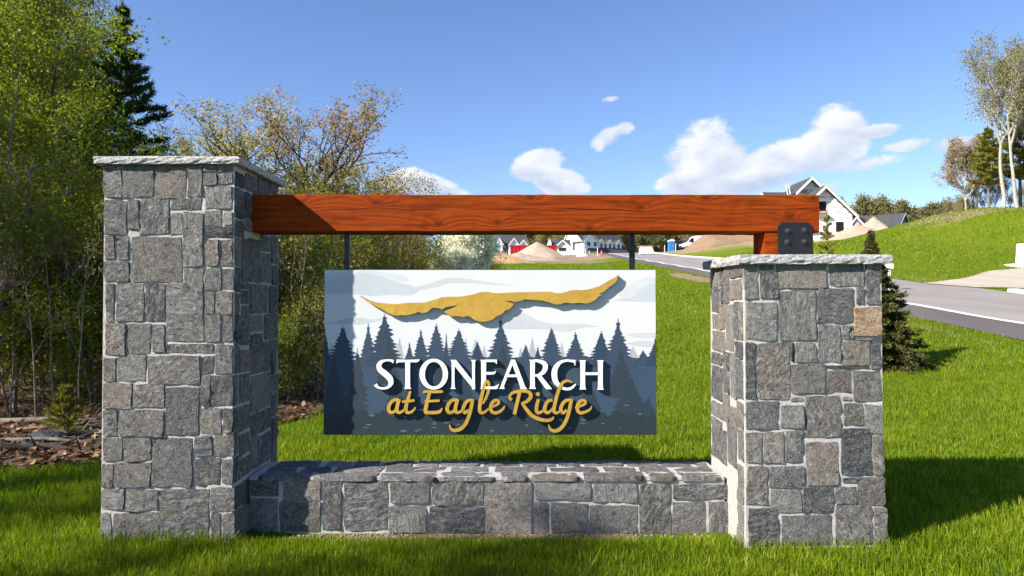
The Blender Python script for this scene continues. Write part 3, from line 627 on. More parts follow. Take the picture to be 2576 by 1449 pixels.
# ================================================================== beam, bracket, hangers
BX0, BX1 = LX1-.25, P(2061, 540, 4.87).x; BY0, BY1 = 4.87, 5.13; BZ0, BZ1 = P(1300, 583, 4.87).z, P(1300, 490, 4.87).z
RC = P(2000, 640, 4.40).z
bt = thing('timber_beam', 'long red-brown cedar beam spanning from the taller pillar to the shorter one', 'beam', ((BX0+BX1)/2, 5.0, (BZ0+BZ1)/2))
bo = tuple(bt.location)
def rough_timber(x0, x1, y0, y1, z0, z1, off, seed, st=0.06):
    g = np.random.default_rng(seed); xs = np.linspace(x0, x1, int((x1-x0)/st)+2); b = .006
    prof = [(y0, z0+b), (y0, (z0+z1)/2), (y0, z1-b), (y0+b, z1), ((y0+y1)/2, z1), (y1-b, z1), (y1, z1-b), (y1, z0+b), (y1-b, z0), (y0+b, z0)]
    n = len(prof); V = []
    w1 = np.cumsum(g.normal(0, .0007, len(xs))); w1 -= np.linspace(0, w1[-1], len(xs))
    for i, x in enumerate(xs):
        for y, z in prof: V.append((x-off[0], y-off[1]+g.normal(0, .0006), z-off[2]+w1[i]+g.normal(0, .0006)))
    Fs = [(i*n+k, (i+1)*n+k, (i+1)*n+(k+1) % n, i*n+(k+1) % n) for i in range(len(xs)-1) for k in range(n)]
    Fs += [tuple(range(n)), tuple(range((len(xs)-1)*n, len(xs)*n))[::-1]]
    me = bpy.data.meshes.new('timber'); me.from_pydata(V, [], Fs); me.update()
    bm = bmesh.new(); bm.from_mesh(me); bmesh.ops.recalc_face_normals(bm, faces=bm.faces); bm.to_mesh(me); bm.free(); return me
obj('timber', rough_timber(BX0, BX1, BY0, BY1, BZ0, BZ1, bo, 1), MAT['cedar'], bt)
sx0, sx1 = P(1925, 610, 4.88).x, P(2046, 610, 4.88).x
obj('post_stub', rough_timber(sx0, sx1, BY0+.012, BY1-.012, RC-.004, BZ0+.002, bo, 2), MAT['cedar'], bt)
px0, px1 = P(1957, 600, 4.86).x, P(2044, 600, 4.86).x; pz1 = P(2000, 559, 4.86).z; pz0 = RC+.002; ch = .028
for yy, th in ((BY0-.001, -.010), (BY1+.001, .010)):
    pl = [(px0, yy, pz0), (px1, yy, pz0), (px1, yy, pz1-ch), (px1-ch, yy, pz1), (px0+ch, yy, pz1), (px0, yy, pz1-ch)]
    m = MB(bo); m.prism(pl, (0, th, 0)); plate = m.build('steel_plate', MAT['black_metal'], bt, bevel=.0015)
    for u_, v_ in ((1980, 581), (2022, 579), (1979, 609), (2022, 608)):
        q = P(u_, v_, 4.86); s_ = 1 if th > 0 else -1
        m = MB(bo); y_ = yy+th
        m.tube((q.x, y_, q.z), (q.x, y_+s_*.004, q.z), .0185, .0185, 12); m.tube((q.x, y_+s_*.004, q.z), (q.x, y_+s_*.017, q.z), .0135, .0125, 6); m.tube((q.x, y_+s_*.017, q.z), (q.x, y_+s_*.024, q.z), .007, .006, 8)
        m.build('bolt', MAT['bolt_steel'], plate)

SX0, SX1 = P(815, 880, 5.0).x, P(1650.5, 880, 5.0).x; SZ0, SZ1 = P(1230, 1094, 5.0).z, P(1230, 678.5, 5.0).z; SY = 5.0
so = ((SX0+SX1)/2, SY+.02, SZ0)
sg = thing('hanging_sign', 'wide painted sign reading STONEARCH at Eagle Ridge hung under the beam', 'sign', so)
for u_ in (873.5, 1590):
    q = P(u_, 640, SY+.02); MB(so).box(q.x-.019, SY+.004, SZ1-.004, q.x+.019, SY+.042, BZ0+.004).build('hanger_bar', MAT['black_metal'], sg, bevel=.002)
m = MB(so); m.box(SX0, SY, SZ0, SX1, SY+.045, SZ1); panel = m.build('panel', MAT['sign_edge'], sg)
MB(so).box(SX0+.002, SY-.0012, SZ0+.002, SX1-.002, SY-.0002, SZ1-.002).build('painted_sky', MAT['sign_white'], panel)
ZS = zoom(940, 780, 2.4302); ZL = zoom(1100, 1060, 3.4347); ZE1 = zoom(960, 800, 4.7704); ZE2 = zoom(1450, 800, 4.7704)
def clampx(q): return Vector((min(max(q.x, SX0+.003), SX1-.003), q.y, min(max(q.z, SZ0+.003), SZ1-.003)))
layer_n = [0]
from mathutils.geometry import tessellate_polygon
def tess(bm, vv, mi=0):
    """fill a concave outline with triangles that face the road (-y)"""
    for tri in tessellate_polygon([[Vector((v.co.x, v.co.z, 0)) for v in vv]]):
        a, b, c = (vv[i] for i in tri)
        if (b.co-a.co).cross(c.co-a.co).y > 0: b, c = c, b
        try: f = bm.faces.new([a, b, c]); f.material_index = mi
        except ValueError: pass
def flat(poly, mat, name, parent, Zf=ZS, lay_k=None):
    layer_n[0] += 1
    y = SY-.0016-.00006*(lay_k if lay_k is not None else layer_n[0])
    pts = [clampx(P(*Zf(x, z), SY)) for x, z in poly]
    vs_ = [(p.x-so[0], y-so[1], p.z-so[2]) for p in pts]
    me = bpy.data.meshes.new(name); bm = bmesh.new()
    tess(bm, [bm.verts.new(v) for v in vs_])
    bm.to_mesh(me); bm.free(); return obj(name, me, MAT[mat], parent)
def cr_pts(pts, k=6, closed=False):
    """Catmull-Rom through points of any dimension"""
    p = np.array(pts, float); n = len(p); out = []
    rng_ = range(n if closed else n-1)
    for i in rng_:
        p0 = p[(i-1) % n] if closed or i > 0 else p[0]; p1 = p[i]; p2 = p[(i+1) % n]; p3 = p[(i+2) % n] if closed or i+2 < n else p[-1]
        for j in range(k):
            t_ = j/k; out.append(0.5*((2*p1)+(-p0+p2)*t_+(2*p0-5*p1+4*p2-p3)*t_**2+(-p0+3*p1-3*p2+p3)*t_**3))
    if not closed: out.append(p[-1])
    return np.array(out)
def cloudshape(top, bot): return [tuple(q) for q in cr_pts(top, 5)]+[tuple(q) for q in cr_pts(bot, 5)]
flat(cloudshape([(80,245),(85,160),(140,115),(220,105),(330,95),(450,100),(560,140),(640,170),(720,185)], [(760,230),(700,258),(560,252),(430,262),(300,248),(80,247)]), 'paint_cloud_blue', 'painted_cloud', panel)
flat(cloudshape([(80,108),(200,92),(420,80),(640,110),(700,150)], [(640,160),(500,120),(330,100),(80,150)]), 'paint_cloud_pale', 'painted_cloud', panel)
flat(cloudshape([(740,200),(860,170),(960,135),(1050,130),(1150,140),(1300,165),(1470,185)], [(1300,178),(1120,165),(980,170),(900,195),(740,225)]), 'paint_cloud_grey', 'painted_cloud', panel)
flat(cloudshape([(80,465),(160,450),(230,425),(330,420),(430,432),(520,415)], [(560,425),(470,445),(330,468),(80,468)]), 'paint_cloud_blue', 'painted_cloud', panel)
flat(cloudshape([(1280,495),(1400,470),(1470,400),(1520,385),(1570,400),(1640,440),(1760,465),(1950,465),(2080,485)], [(1960,490),(1850,520),(1700,505),(1450,498),(1290,500)]), 'paint_cloud_grey', 'painted_cloud', panel)
flat(cloudshape([(1400,500),(1480,455),(1540,438),(1600,460),(1690,495)], [(1600,502),(1450,503)]), 'paint_cloud_blue', 'painted_cloud', panel)
flat(cloudshape([(2180,240),(2300,180),(2420,125),(2498,130)], [(2498,305),(2380,298),(2190,295),(2260,270)]), 'paint_cloud_pale', 'painted_cloud', panel)
flat(cloudshape([(2200,290),(2330,268),(2380,210),(2440,180),(2498,175)], [(2498,305),(2350,300)]), 'paint_cloud_blue', 'painted_cloud', panel)
flat(cloudshape([(2280,545),(2380,530),(2498,530)], [(2498,565),(2400,568)]), 'paint_cloud_grey', 'painted_cloud', panel)
flat(cloudshape([(2280,610),(2380,590),(2498,590)], [(2498,632),(2400,632)]), 'paint_cloud_blue', 'painted_cloud', panel)
def conifer_outline(r, xt, yt, hw, yb, full=False):
    """ragged painted spruce: a thin leader, then boughs of uneven length that sag outwards"""
    h = yb-yt; lead = h*r.uniform(.10, .17); sides = []
    for sg_ in (-1, 1):
        pts = [(xt+sg_*1.6, yt), (xt+sg_*2.0, yt+lead*.55), (xt+sg_*hw*.10, yt+lead*.5+3)]; y_ = yt+lead
        while y_ < yb-6:
            f = (y_-yt-lead*.5)/h; w0 = hw*(min(1, f)**(.72 if full else .95)); st = h*r.uniform(.055, .11)
            pts += [(xt+sg_*w0*r.uniform(.5, .72), y_), (xt+sg_*w0*r.uniform(.85, 1.25), y_+st*r.uniform(.45, .75)), (xt+sg_*w0*r.uniform(.75, .95), y_+st*r.uniform(.78, .92))]
            y_ += st
        sides.append([q for q in pts if q[1] < yb-1])
    return [(xt-hw*.9, yb)]+sides[0][::-1]+sides[1]+[(xt+hw*.9, yb)]
rt = random.Random(21)
for (x, y, w_) in [(628,565,42),(1245,620,35),(1180,580,48),(1595,562,42),(1510,640,32),(1810,600,36),(2330,625,55),(990,630,30),(130,600,26),(1110,570,22)]:
    flat(conifer_outline(rt, x, y, w_, 740, True), 'paint_far_tree', 'painted_tree', panel)
wavy = [(74, 700)]+[(x, 712+rt.uniform(-14, 16)) for x in range(100, 2500, 45)]+[(2503, 700), (2503, 1276), (74, 1276)]
flat(wavy, 'paint_fill', 'painted_forest', panel)
for i, (x, y, w_) in enumerate([(84,488,60),(215,470,125),(400,462,88),(520,390,130),(783,505,82),(895,462,92),(968,540,34),(1060,498,112),(700,600,52),(1195,590,64),(1365,412,120),(1548,615,58),(1635,632,52),(1735,492,98),(1910,522,108),(2098,515,98),(2220,425,136),(2403,655,64),(2492,565,82)]):
    flat(conifer_outline(rt, x, y, w_*1.15, 770+rt.uniform(-10, 20), i % 2 == 1), 'paint_tree' if i % 3 else 'paint_tree_dark', 'painted_tree', panel)
for (x, y, w_, yb) in [(320,640,90,1180),(545,565,80,900),(600,800,110,1270),(915,730,120,1200),(1110,850,140,1270),(1380,600,70,900),(1470,860,130,1270),(1790,830,140,1270),(2010,880,150,1270),(2240,640,90,1000),(2308,850,170,1240),(150,700,130,1270),(700,900,150,1270),(2440,1000,110,1270)]:
    flat(conifer_outline(rt, x, y, w_*1.3, yb, True), 'paint_low_dark', 'painted_tree', panel)
band = [(74, 1090)]+[(x, 1120+rt.uniform(-38, 40)) for x in range(95, 2500, 32)]+[(2503, 1090), (2503, 1276), (74, 1276)]
flat(band, 'paint_low_band', 'painted_forest', panel)
for i in range(46):
    x, y = rt.uniform(380, 2470), rt.uniform(1000, 1250); a_, b_ = rt.uniform(8, 26), rt.uniform(3, 8)
    flat([(x-a_, y+rt.uniform(-3, 3)), (x-a_*.3, y-b_), (x+a_*.5, y-b_*.6), (x+a_, y), (x+a_*.4, y+b_), (x-a_*.5, y+b_*.7)], 'paint_speck', 'paint_fleck', panel, lay_k=62)

def raised(name, polys, y0, depth, matn, parent, Zf=ZL, step=.0026, edge='letter_edge_shade'):
    """one raised letter: each polygon (or ring) is a prism standing off the panel"""
    bm = bmesh.new()
    for k, pl in enumerate(polys):
        yf = y0-depth-step*k
        if isinstance(pl, dict):
            La, Ra = pl['L'], pl['R']; n = len(La); up = [.0022*i/n for i in range(n)]
            def row(pts, front): return [bm.verts.new((q.x-so[0], ((yf-u_) if front else y0)-so[1], q.z-so[2])) for q, u_ in zip([P(*Zf(a, b), SY) for a, b in pts], up)]
            a, c, b, d = row(La, 1), row(Ra, 1), row(La, 0), row(Ra, 0)
            for i in range(n-1):
                bm.faces.new([a[i], a[i+1], c[i+1], c[i]])
                for e in ((a, b), (c, d)): f = bm.faces.new([e[0][i], e[0][i+1], e[1][i+1], e[1][i]]); f.material_index = 1
            for i in (0, n-1): f = bm.faces.new([a[i], c[i], d[i], b[i]]); f.material_index = 1
            continue
        outer, inner = (pl if isinstance(pl, tuple) else (pl, None))
        def vv(pts, y): return [bm.verts.new((q.x-so[0], y-so[1], q.z-so[2])) for q in [P(*Zf(a, b), SY) for a, b in pts]]
        a = vv(outer, yf); b = vv(outer, y0); n = len(a)
        if inner is None:
            tess(bm, a)
        else:
            c = vv(inner, yf); d = vv(inner, y0)
            for i in range(n):
                bm.faces.new([a[i], a[(i+1) % n], c[(i+1) % n], c[i]]); f = bm.faces.new([c[i], c[(i+1) % n], d[(i+1) % n], d[i]]); f.material_index = 1
        for i in range(n):
            f = bm.faces.new([a[i], a[(i+1) % n], b[(i+1) % n], b[i]]); f.material_index = 1
    for f in bm.faces:
        f.normal_update()
        if f.material_index == 0 and f.normal.y > 0: f.normal_flip()
    me = bpy.data.meshes.new(name); bm.to_mesh(me); bm.free(); me.materials.append(MAT[matn]); me.materials.append(MAT[edge])
    return obj(name, me, None, parent)
def ribbon(pts, k=6, grow=0.0):
    """outline of a stroke through (x, y, width)"""
    p = cr_pts(pts, k) if len(pts) > 2 else np.array([np.array(pts[0])*(1-s)+np.array(pts[1])*s for s in np.linspace(0, 1, 4)])
    d = np.gradient(p[:, :2], axis=0); d /= np.maximum(np.linalg.norm(d, axis=1), 1e-6)[:, None]
    nn = np.stack([-d[:, 1], d[:, 0]], -1); w2 = p[:, 2:3]/2+grow
    return {'L': [tuple(q) for q in p[:, :2]+nn*w2], 'R': [tuple(q) for q in p[:, :2]-nn*w2]}
def ell(cx, cy, rx, ry, n=40): return [(cx+rx*math.cos(2*math.pi*i/n), cy+ry*math.sin(2*math.pi*i/n)) for i in range(n)]
def stem(x, y0, y1, w, s0, s1):
    """upright with flared ends"""
    h = y1-y0
    return [(x-s0/2, y0), (x+s0/2, y0), (x+w/2+2, y0+18), (x+w/2, y0+h*.4), (x+w/2, y1-h*.3), (x+w/2+2, y1-18), (x+s1/2, y1), (x-s1/2, y1), (x-w/2-2, y1-18), (x-w/2, y1-h*.3), (x-w/2, y0+h*.4), (x-w/2-2, y0+18)]
CAPS = [
 [ribbon([(279,66,30),(277,96,8)]), ribbon([(279,74,30),(248,68,22),(205,68,20),(160,84,36),(137,120,50),(152,166,56),(205,208,62),(250,255,60),(258,302,48),(232,340,28),(190,354,22),(150,350,22),(118,334,30),(102,312,40)])],
 [stem(430,64,360,48,56,74), [(318,58),(430,62),(556,58),(545,76),(520,88),(430,86),(340,88),(322,98),(312,98)]],
 [(ell(697,209,146,158), ell(698,209,92,126))],
 [stem(895,62,360,28,46,58), [(868,62),(925,62),(1112,300),(1117,364),(1106,364),(885,95)], stem(1104,62,364,28,56,30)],
 [stem(1207,62,360,48,66,70), [(1225,60),(1344,60),(1342,110),(1330,92),(1315,84),(1225,84)], [(1225,186),(1305,186),(1338,176),(1320,206),(1290,213),(1225,213)], [(1225,334),(1310,334),(1340,322),(1366,306),(1350,352),(1340,360),(1225,360)]],
 [[(1488,60),(1520,60),(1508,100),(1415,330),(1422,360),(1354,360),(1378,340)], [(1484,60),(1528,60),(1632,335),(1652,361),(1582,361),(1582,340)], [(1432,212),(1562,212),(1568,238),(1424,238)]],
 [stem(1707,62,360,46,70,74), ribbon([(1712,72,24),(1770,74,32),(1828,102,48),(1838,145,50),(1815,190,42),(1765,218,26),(1725,222,22)]), [(1738,216),(1790,216),(1895,345),(1905,362),(1845,362)]],
 [ribbon([(2142,64,22),(2140,118,8)]), ribbon([(2142,80,34),(2105,73,24),(2050,70,24),(1985,92,36),(1940,150,52),(1930,215,58),(1945,285,52),(1995,338,36),(2050,360,26),(2105,350,26),(2150,308,14)])],
 [stem(2221,66,366,48,70,72), stem(2401,66,368,48,70,70), [(2238,190),(2388,190),(2388,217),(2238,217)]]]
for ch_ in CAPS: raised('raised_letter', ch_, SY-.003, .033, 'letter_white', sg)
GOLD = [
 [[(342,470,30),(290,474,34),(252,508,36),(236,558,38),(252,596,34),(292,592,30),(328,545,26)], [(345,462,36),(322,550,36),(332,598,32),(372,592,26),(402,562,20)]],
 [[(458,382,24),(432,470,34),(412,555,38),(428,600,32),(478,588,26),(514,545,14)], [(372,490,22),(440,484,26),(502,474,26)]],
 [[(590,402,14),(610,386,26),(700,389,30),(792,384,24)], [(657,392,34),(634,480,36),(614,570,38),(614,600,30)], [(606,486,18),(690,481,26),(760,477,24)], [(604,596,34),(690,600,34),(758,590,30),(786,550,12)]],
 [[(938,470,30),(886,476,34),(850,516,36),(834,562,38),(852,598,34),(892,592,30),(928,545,26)], [(942,462,36),(920,550,36),(930,598,32),(972,590,26),(1004,556,18)]],
 [[(1090,470,28),(1042,482,32),(1010,526,36),(998,572,36),(1018,602,32),(1056,572,26)], [(1096,460,36),(1078,560,36),(1056,640,36),(1020,720,36),(970,768,36),(915,782,34),(876,766,28),(858,722,12)]],
 [[(1196,512,20),(1228,458,26),(1256,380,30),(1262,312,28),(1246,280,26),(1224,298,28),(1200,380,34),(1176,480,36),(1166,565,36),(1178,600,34),(1216,596,28),(1260,560,18)]],
 [[(1262,552,18),(1322,532,24),(1362,502,28),(1350,476,30),(1314,482,34),(1286,520,36),(1280,570,36),(1310,602,34),(1360,596,30),(1402,566,24),(1424,530,12)]],
 [[(1496,470,34),(1472,446,26),(1496,404,28),(1560,384,34),(1630,380,34),(1680,402,36),(1688,440,38),(1650,486,34),(1594,506,24)], [(1577,388,36),(1552,490,36),(1522,618,36)], [(1598,500,26),(1640,560,36),(1700,628,38),(1780,668,36),(1860,680,32),(1908,664,28),(1922,640,12)]],
 [[(1768,462,32),(1747,550,36),(1757,600,34),(1802,592,26),(1834,560,18)]],
 [[(1912,472,28),(1862,486,34),(1836,536,36),(1834,580,36),(1860,603,32),(1900,576,26),(1924,540,22)], [(2116,294,12),(2062,275,26),(2016,296,32),(1986,342,34),(1956,430,34),(1932,530,36),(1926,586,34),(1950,606,28),(1988,585,20)]],
 [[(2092,470,28),(2042,482,34),(2006,526,36),(1996,572,36),(2020,603,32),(2056,572,26)], [(2106,458,36),(2086,560,36),(2066,640,36),(2030,720,36),(1980,774,36),(1930,788,34),(1890,770,28),(1870,724,12)]],
 [[(2142,552,18),(2202,532,24),(2246,506,28),(2240,480,30),(2204,480,34),(2172,515,36),(2166,570,36),(2190,603,34),(2240,596,30),(2292,570,24),(2312,534,12)]]]
for i, ch_ in enumerate(GOLD):
    ps_ = [ribbon(s_) for s_ in ch_]
    if i == 8: ps_.append(ell(1762, 412, 21, 21, 14))
    raised('script_letter', ps_, SY-.003, .038, 'gold_leaf', sg)
    
EG1 = [(588,420),(640,448),(700,478),(800,510),(900,522),(1050,535),(1150,530),(1250,515),(1400,515),(1500,515),(1580,490),(1650,472),(1750,440),(1850,428),(1950,430),(2050,425),(2130,410),(2210,395),(2290,365),(2400,360),(2480,376)]
EG2 = [(222,380),(400,370),(600,365),(800,360),(960,360),(1040,378),(1100,382),(1160,370),(1240,342),(1320,332),(1400,338),(1480,330),(1560,310),(1650,285),(1740,235),(1840,175),(1880,160),(1922,122),(1905,190),(1870,240),(1800,285),(1740,340),(1690,372),(1640,380),(1690,405),(1640,425),(1600,470),(1540,505),(1465,530),(1370,515),(1270,525),(1170,512),(1100,535),(1020,540),(940,510),(840,485),(720,478),(600,465),(540,490),(440,505),(390,490),(300,488),(370,505),(440,530),(410,575),(370,610),(310,625),(290,660),(245,690),(195,700),(150,745),(90,775),(0,785)]
EG3 = [(2260,778),(2200,750),(2130,705),(2040,718),(1980,705),(1900,712),(1840,690),(1790,652),(1800,628),(1880,602),(1990,545),(1800,582),(1760,610),(1700,595),(1640,585),(1600,600),(1560,640),(1510,660),(1460,660),(1420,645),(1370,665),(1300,685),(1240,695),(1170,690),(1120,700),(1050,690),(980,660),(900,610),(800,560),(700,500),(640,460)]
def to_src(Zf, l): return [tuple(c for c in Zf(*q)) for q in l]
raised('gilded_eagle', [to_src(ZE1, EG1)+to_src(ZE2, EG2)+to_src(ZE1, EG3)], SY-.003, .036, 'gold_leaf', sg, Zf=lambda a, b: (a, b))

# ================================================================== trees
def unit(v): return v/max(1e-9, np.linalg.norm(v))
def tubes(segs, name):
    """segs: list of (p0, p1, r0, r1, sides)"""
    Vs = []; Fs = []; base = 0
    for sides in (3, 4, 5, 7):
        ss = [s for s in segs if s[4] == sides]
        if not ss: continue
        p0 = np.array([s[0] for s in ss]); p1 = np.array([s[1] for s in ss]); r0 = np.array([s[2] for s in ss]); r1 = np.array([s[3] for s in ss])
        d = p1-p0; d /= np.maximum(np.linalg.norm(d, axis=1), 1e-9)[:, None]
        ref = np.where(np.abs(d[:, 2:3]) > .9, np.array([[1., 0, 0]]), np.array([[0, 0, 1.]]))
        a = np.cross(d, ref); a /= np.linalg.norm(a, axis=1)[:, None]; b = np.cross(d, a)
        t = 2*np.pi*np.arange(sides)/sides
        rg = a[:, None]*np.cos(t)[None, :, None]+b[:, None]*np.sin(t)[None, :, None]
        v = np.concatenate([p0[:, None]+rg*r0[:, None, None], p1[:, None]+rg*r1[:, None, None]], 1)
        n = len(ss); k = np.arange(sides); k2 = (k+1) % sides
        f = np.stack([k, k2, sides+k2, sides+k], -1)[None]+(np.arange(n)*2*sides)[:, None, None]+base
        Vs.append(v.reshape(-1, 3)); Fs.append(f.reshape(-1, 4)); base += n*2*sides
    return np_mesh(name, np.vstack(Vs), np.vstack(Fs), True)
def leaves(g, cen, size, aspect=0.55, dirs=None, name='crown', var=0.35, flat_=0.0):
    """diamond leaves, each a folded quad; dirs gives the leaf axis (needles), otherwise random"""
    n = len(cen)
    ax = g.normal(0, 1, (n, 3)) if dirs is None else dirs+g.normal(0, .35, (n, 3))
    ax /= np.linalg.norm(ax, axis=1)[:, None]
    o = g.normal(0, 1, (n, 3)); o[:, 2] += flat_; sd = np.cross(ax, o); sd /= np.maximum(np.linalg.norm(sd, axis=1), 1e-6)[:, None]
    s = (size*(1+g.uniform(-var, var, n)))[:, None]
    v = np.stack([cen-ax*s*.5, cen+sd*s*aspect*.5, cen+ax*s*.5, cen-sd*s*aspect*.5], 1).reshape(-1, 3)
    f = np.arange(n*4).reshape(-1, 4)
    return np_mesh(name, v, f)
UP = np.array([0, 0, 1.])
def rot_about(v, ax, a):
    ax = unit(ax); return v*math.cos(a)+np.cross(ax, v)*math.sin(a)+ax*np.dot(ax, v)*(1-math.cos(a))
def broadleaf(seed, h=9.0, r=.10, first=.3, steps=(9, 5, 4, 3), kids=(2, 2, 2), ang=(.85, .8, .8), ratio=(.5, .55, .55), wob=(.07, .16, .2, .25), lift=(.05, .10, .05, .02), leaf_n=14, leaf=.08, spread=.16, levels=3, aspect=.6, crown='round', lean=0.0, sway=.0, thick=1.0):
    g = np.random.default_rng(seed); segs = []; tips = []
    def br(p, d, L, rad, lev, az0):
        n = steps[lev]
        for i in range(n):
            d = unit(d+g.normal(0, wob[lev], 3)+lift[lev]*UP); q = p+d*L/n
            ra, rb = rad*(1-i/n*.85), rad*(1-(i+1)/n*.85); segs.append((p, q, max(ra, .003), max(rb, .002), (7, 5, 3, 3)[lev])); fr = (i+1)/n
            if lev < levels and fr >= (first if lev == 0 else .25):
                for k in range(kids[lev]):
                    if lev > 0 and g.random() < .12: continue
                    az0 += 2.4+g.normal(0, .4); perp = unit(np.cross(d, np.array([math.cos(az0), math.sin(az0), .13])))
                    cd = rot_about(d, perp, ang[lev]*g.uniform(.7, 1.2))
                    if lev == 0: sh = (1.15-fr)*1.1 if crown == 'cone' else (.55+.9*math.sin(min(1, (fr-first)/(1-first)+.18)*2.6))
                    else: sh = 1.2-.7*fr
                    br(q, cd, L*ratio[lev]*sh*g.uniform(.7, 1.15), rb*.62+.002, lev+1, g.uniform(0, 6.28))
            if lev == levels or (lev == levels-1 and i >= n-2): tips.append((q, d))
            p = q
    br(np.zeros(3)-UP*.15, unit(np.array([lean, sway, 1.])), h, r, 0, g.uniform(0, 6.28))
    k = h/max(t[0][2] for t in tips); segs = [(a*k, b*k, c*max(k, .8)*(thick if e < 7 else 1), d*max(k, .8)*(thick if e < 7 else 1), e) for a, b, c, d, e in segs]
    T = np.array([t[0] for t in tips])*k; n = len(T)*leaf_n
    cen = np.repeat(T, leaf_n, 0)+g.normal(0, spread, (n, 3))
    return tubes(segs, 'trunk'), leaves(g, cen, leaf, aspect)
def conifer(seed, h=9.0, r=.14, whorl=.4, per=5, base=.12, width=2.2, rise=.25, droop=-.05, sub=6, needle=.16, dens=9, aspect=.16, shape=1.0, spread=.07, fan=.9, taper_pow=.8, alln=False):
    g = np.random.default_rng(seed); segs = []; C = []; D = []
    nseg = 10
    for i in range(nseg): segs.append((UP*(h*i/nseg)-UP*(.15 if i == 0 else 0), UP*(h*(i+1)/nseg), r*(1-i/nseg*.93), r*(1-(i+1)/nseg*.93), 7))
    z = h*base
    while z < h*.985:
        f = (z/h-base)/(1-base); L0 = width*((1-f)**taper_pow)*(.55+.45*min(1, f*4+.35) if shape else 1)
        a0 = g.uniform(0, 6.28)
        for k in range(per):
            a = a0+k*6.283/per+g.normal(0, .18); L = max(.06, L0*g.uniform(.72, 1.12)); d = np.array([math.cos(a), math.sin(a), rise*g.uniform(.5, 1.3)*(.4+f)]); d = unit(d); p = UP*(z+g.normal(0, whorl*.15)); n = 5
            for i in range(n):
                d = unit(d+UP*droop+g.normal(0, .06, 3)); q = p+d*L/n; rr = .018*L/2*(1-i/n)+.004; segs.append((p, q, rr, rr*.7, 3))
                for j in range(sub if i > 0 else 1):
                    s = g.choice([-1, 1]); sd = unit(np.cross(d, UP)*s*fan+d*.8+UP*g.normal(.02, .16)); l2 = L*.30*(1.1-.6*i/n)*g.uniform(.5, 1.1); b0 = p+(q-p)*g.random(); e = b0+sd*l2
                    segs.append((b0, e, .004, .002, 3))
                    m = max(2, int(dens*l2/.25)); t = g.uniform(.15 if not alln else 0, 1.05, m)[:, None]; C.append(b0+(e-b0)*t+g.normal(0, spread, (m, 3))*.6); D.append(np.repeat(sd[None]*1.0, m, 0)+g.normal(0, .45, (m, 3))+UP*.18)
                m = dens//2; t = g.uniform(0, 1, m)[:, None]; C.append(p+(q-p)*t+g.normal(0, spread, (m, 3))*.6); D.append(np.repeat(d[None], m, 0)+g.normal(0, .5, (m, 3)))
                p = q
        z += whorl*g.uniform(.8, 1.2)*(1-.35*f)
    m = 60; C.append(UP*h*np.ones((m, 1))-UP*g.uniform(-.02, .5, m)[:, None]+g.normal(0, .02, (m, 3))); D.append(np.repeat(UP[None], m, 0)*1.2+g.normal(0, .5, (m, 3)))
    return tubes(segs, 'trunk'), leaves(g, np.vstack(C), needle, aspect, np.vstack(D))
PROTO = {}
def proto(key, meshes, bark, leaf):
    tm, cm_ = meshes; tm.materials.append(MAT[bark]); cm_.materials.append(MAT[leaf]); PROTO[key] = (tm, cm_)
def plant(key, name, label, cat, x, y, h=1.0, rz=None, group=None, z=None, tilt=(0, 0), wide=1.0, leaf=None):
    tm, cm_ = PROTO[key]
    t = thing(name, label, cat, (x, y, Hf(x, y) if z is None else z), 0, group)
    t.rotation_euler = (tilt[0], tilt[1], rng_t.uniform(0, 6.28) if rz is None else rz); t.scale = (h*wide, h*wide, h)
    obj('trunk', tm, None, t); obj('crown', cm_, None, t); return t
rng_t = random.Random(77)

# prototypes
proto('wood1', broadleaf(101, 10, .085, .22, leaf_n=7, leaf=.085, spread=.15, ratio=(.24, .6, .6)), 'bark_dark', 'leaf_green')
proto('wood2', broadleaf(102, 9, .07, .15, leaf_n=6, leaf=.08, spread=.16, ratio=(.25, .65, .6), ang=(.95, .8, .8)), 'bark_grey', 'leaf_green')
proto('wood3', broadleaf(103, 8, .06, .18, leaf_n=4, leaf=.075, spread=.14, ratio=(.26, .6, .6)), 'bark_dark', 'leaf_olive')
proto('wood4', broadleaf(104, 11, .10, .35, leaf_n=4, leaf=.08, spread=.14, ratio=(.22, .6, .6)), 'bark_dark', 'leaf_olive')
proto('under', broadleaf(105, 3.4, .025, .08, (7, 4, 3, 2), (3, 2, 2), leaf_n=3, leaf=.06, spread=.13, ratio=(.45, .55, .5), thick=1.6), 'bark_grey', 'leaf_olive')
proto('under2', broadleaf(106, 2.6, .02, .05, (6, 4, 3, 2), (3, 2, 2), leaf_n=5, leaf=.055, spread=.12, ratio=(.5, .55, .5), thick=1.5), 'bark_grey', 'leaf_green')
proto('sapling', broadleaf(107, 4.2, .022, .35, (8, 5, 3, 2), (1, 2, 1), leaf_n=2, leaf=.05, spread=.08, ratio=(.36, .5, .5), wob=(.05, .12, .2, .2), lift=(.06, .14, .1, .05), thick=1.2), 'dead_wood', 'leaf_olive')
proto('bare', broadleaf(108, 7.5, .045, .3, (8, 6, 4, 3), (2, 2, 2), leaf_n=1, leaf=.05, spread=.05, ratio=(.42, .5, .5), lift=(.05, .16, .1, .05)), 'bark_pale', 'leaf_bud')
proto('gold', broadleaf(109, 10, .15, .28, (8, 6, 5, 3), (2, 2, 2), leaf_n=3, leaf=.115, spread=.17, ratio=(.52, .5, .5), lift=(.04, .10, .06, .03), ang=(.85, .75, .7), wob=(.06, .13, .17, .2), thick=2.2), 'bark_dark', 'leaf_gold')
proto('rust', broadleaf(110, 10.5, .17, .26, (8, 7, 5, 3), (2, 2, 2), leaf_n=2, leaf=.115, spread=.17, ratio=(.58, .5, .5), lift=(.05, .08, .06, .03), ang=(.9, .75, .7), wob=(.08, .13, .17, .2), thick=2.4), 'bark_dark', 'leaf_rust')
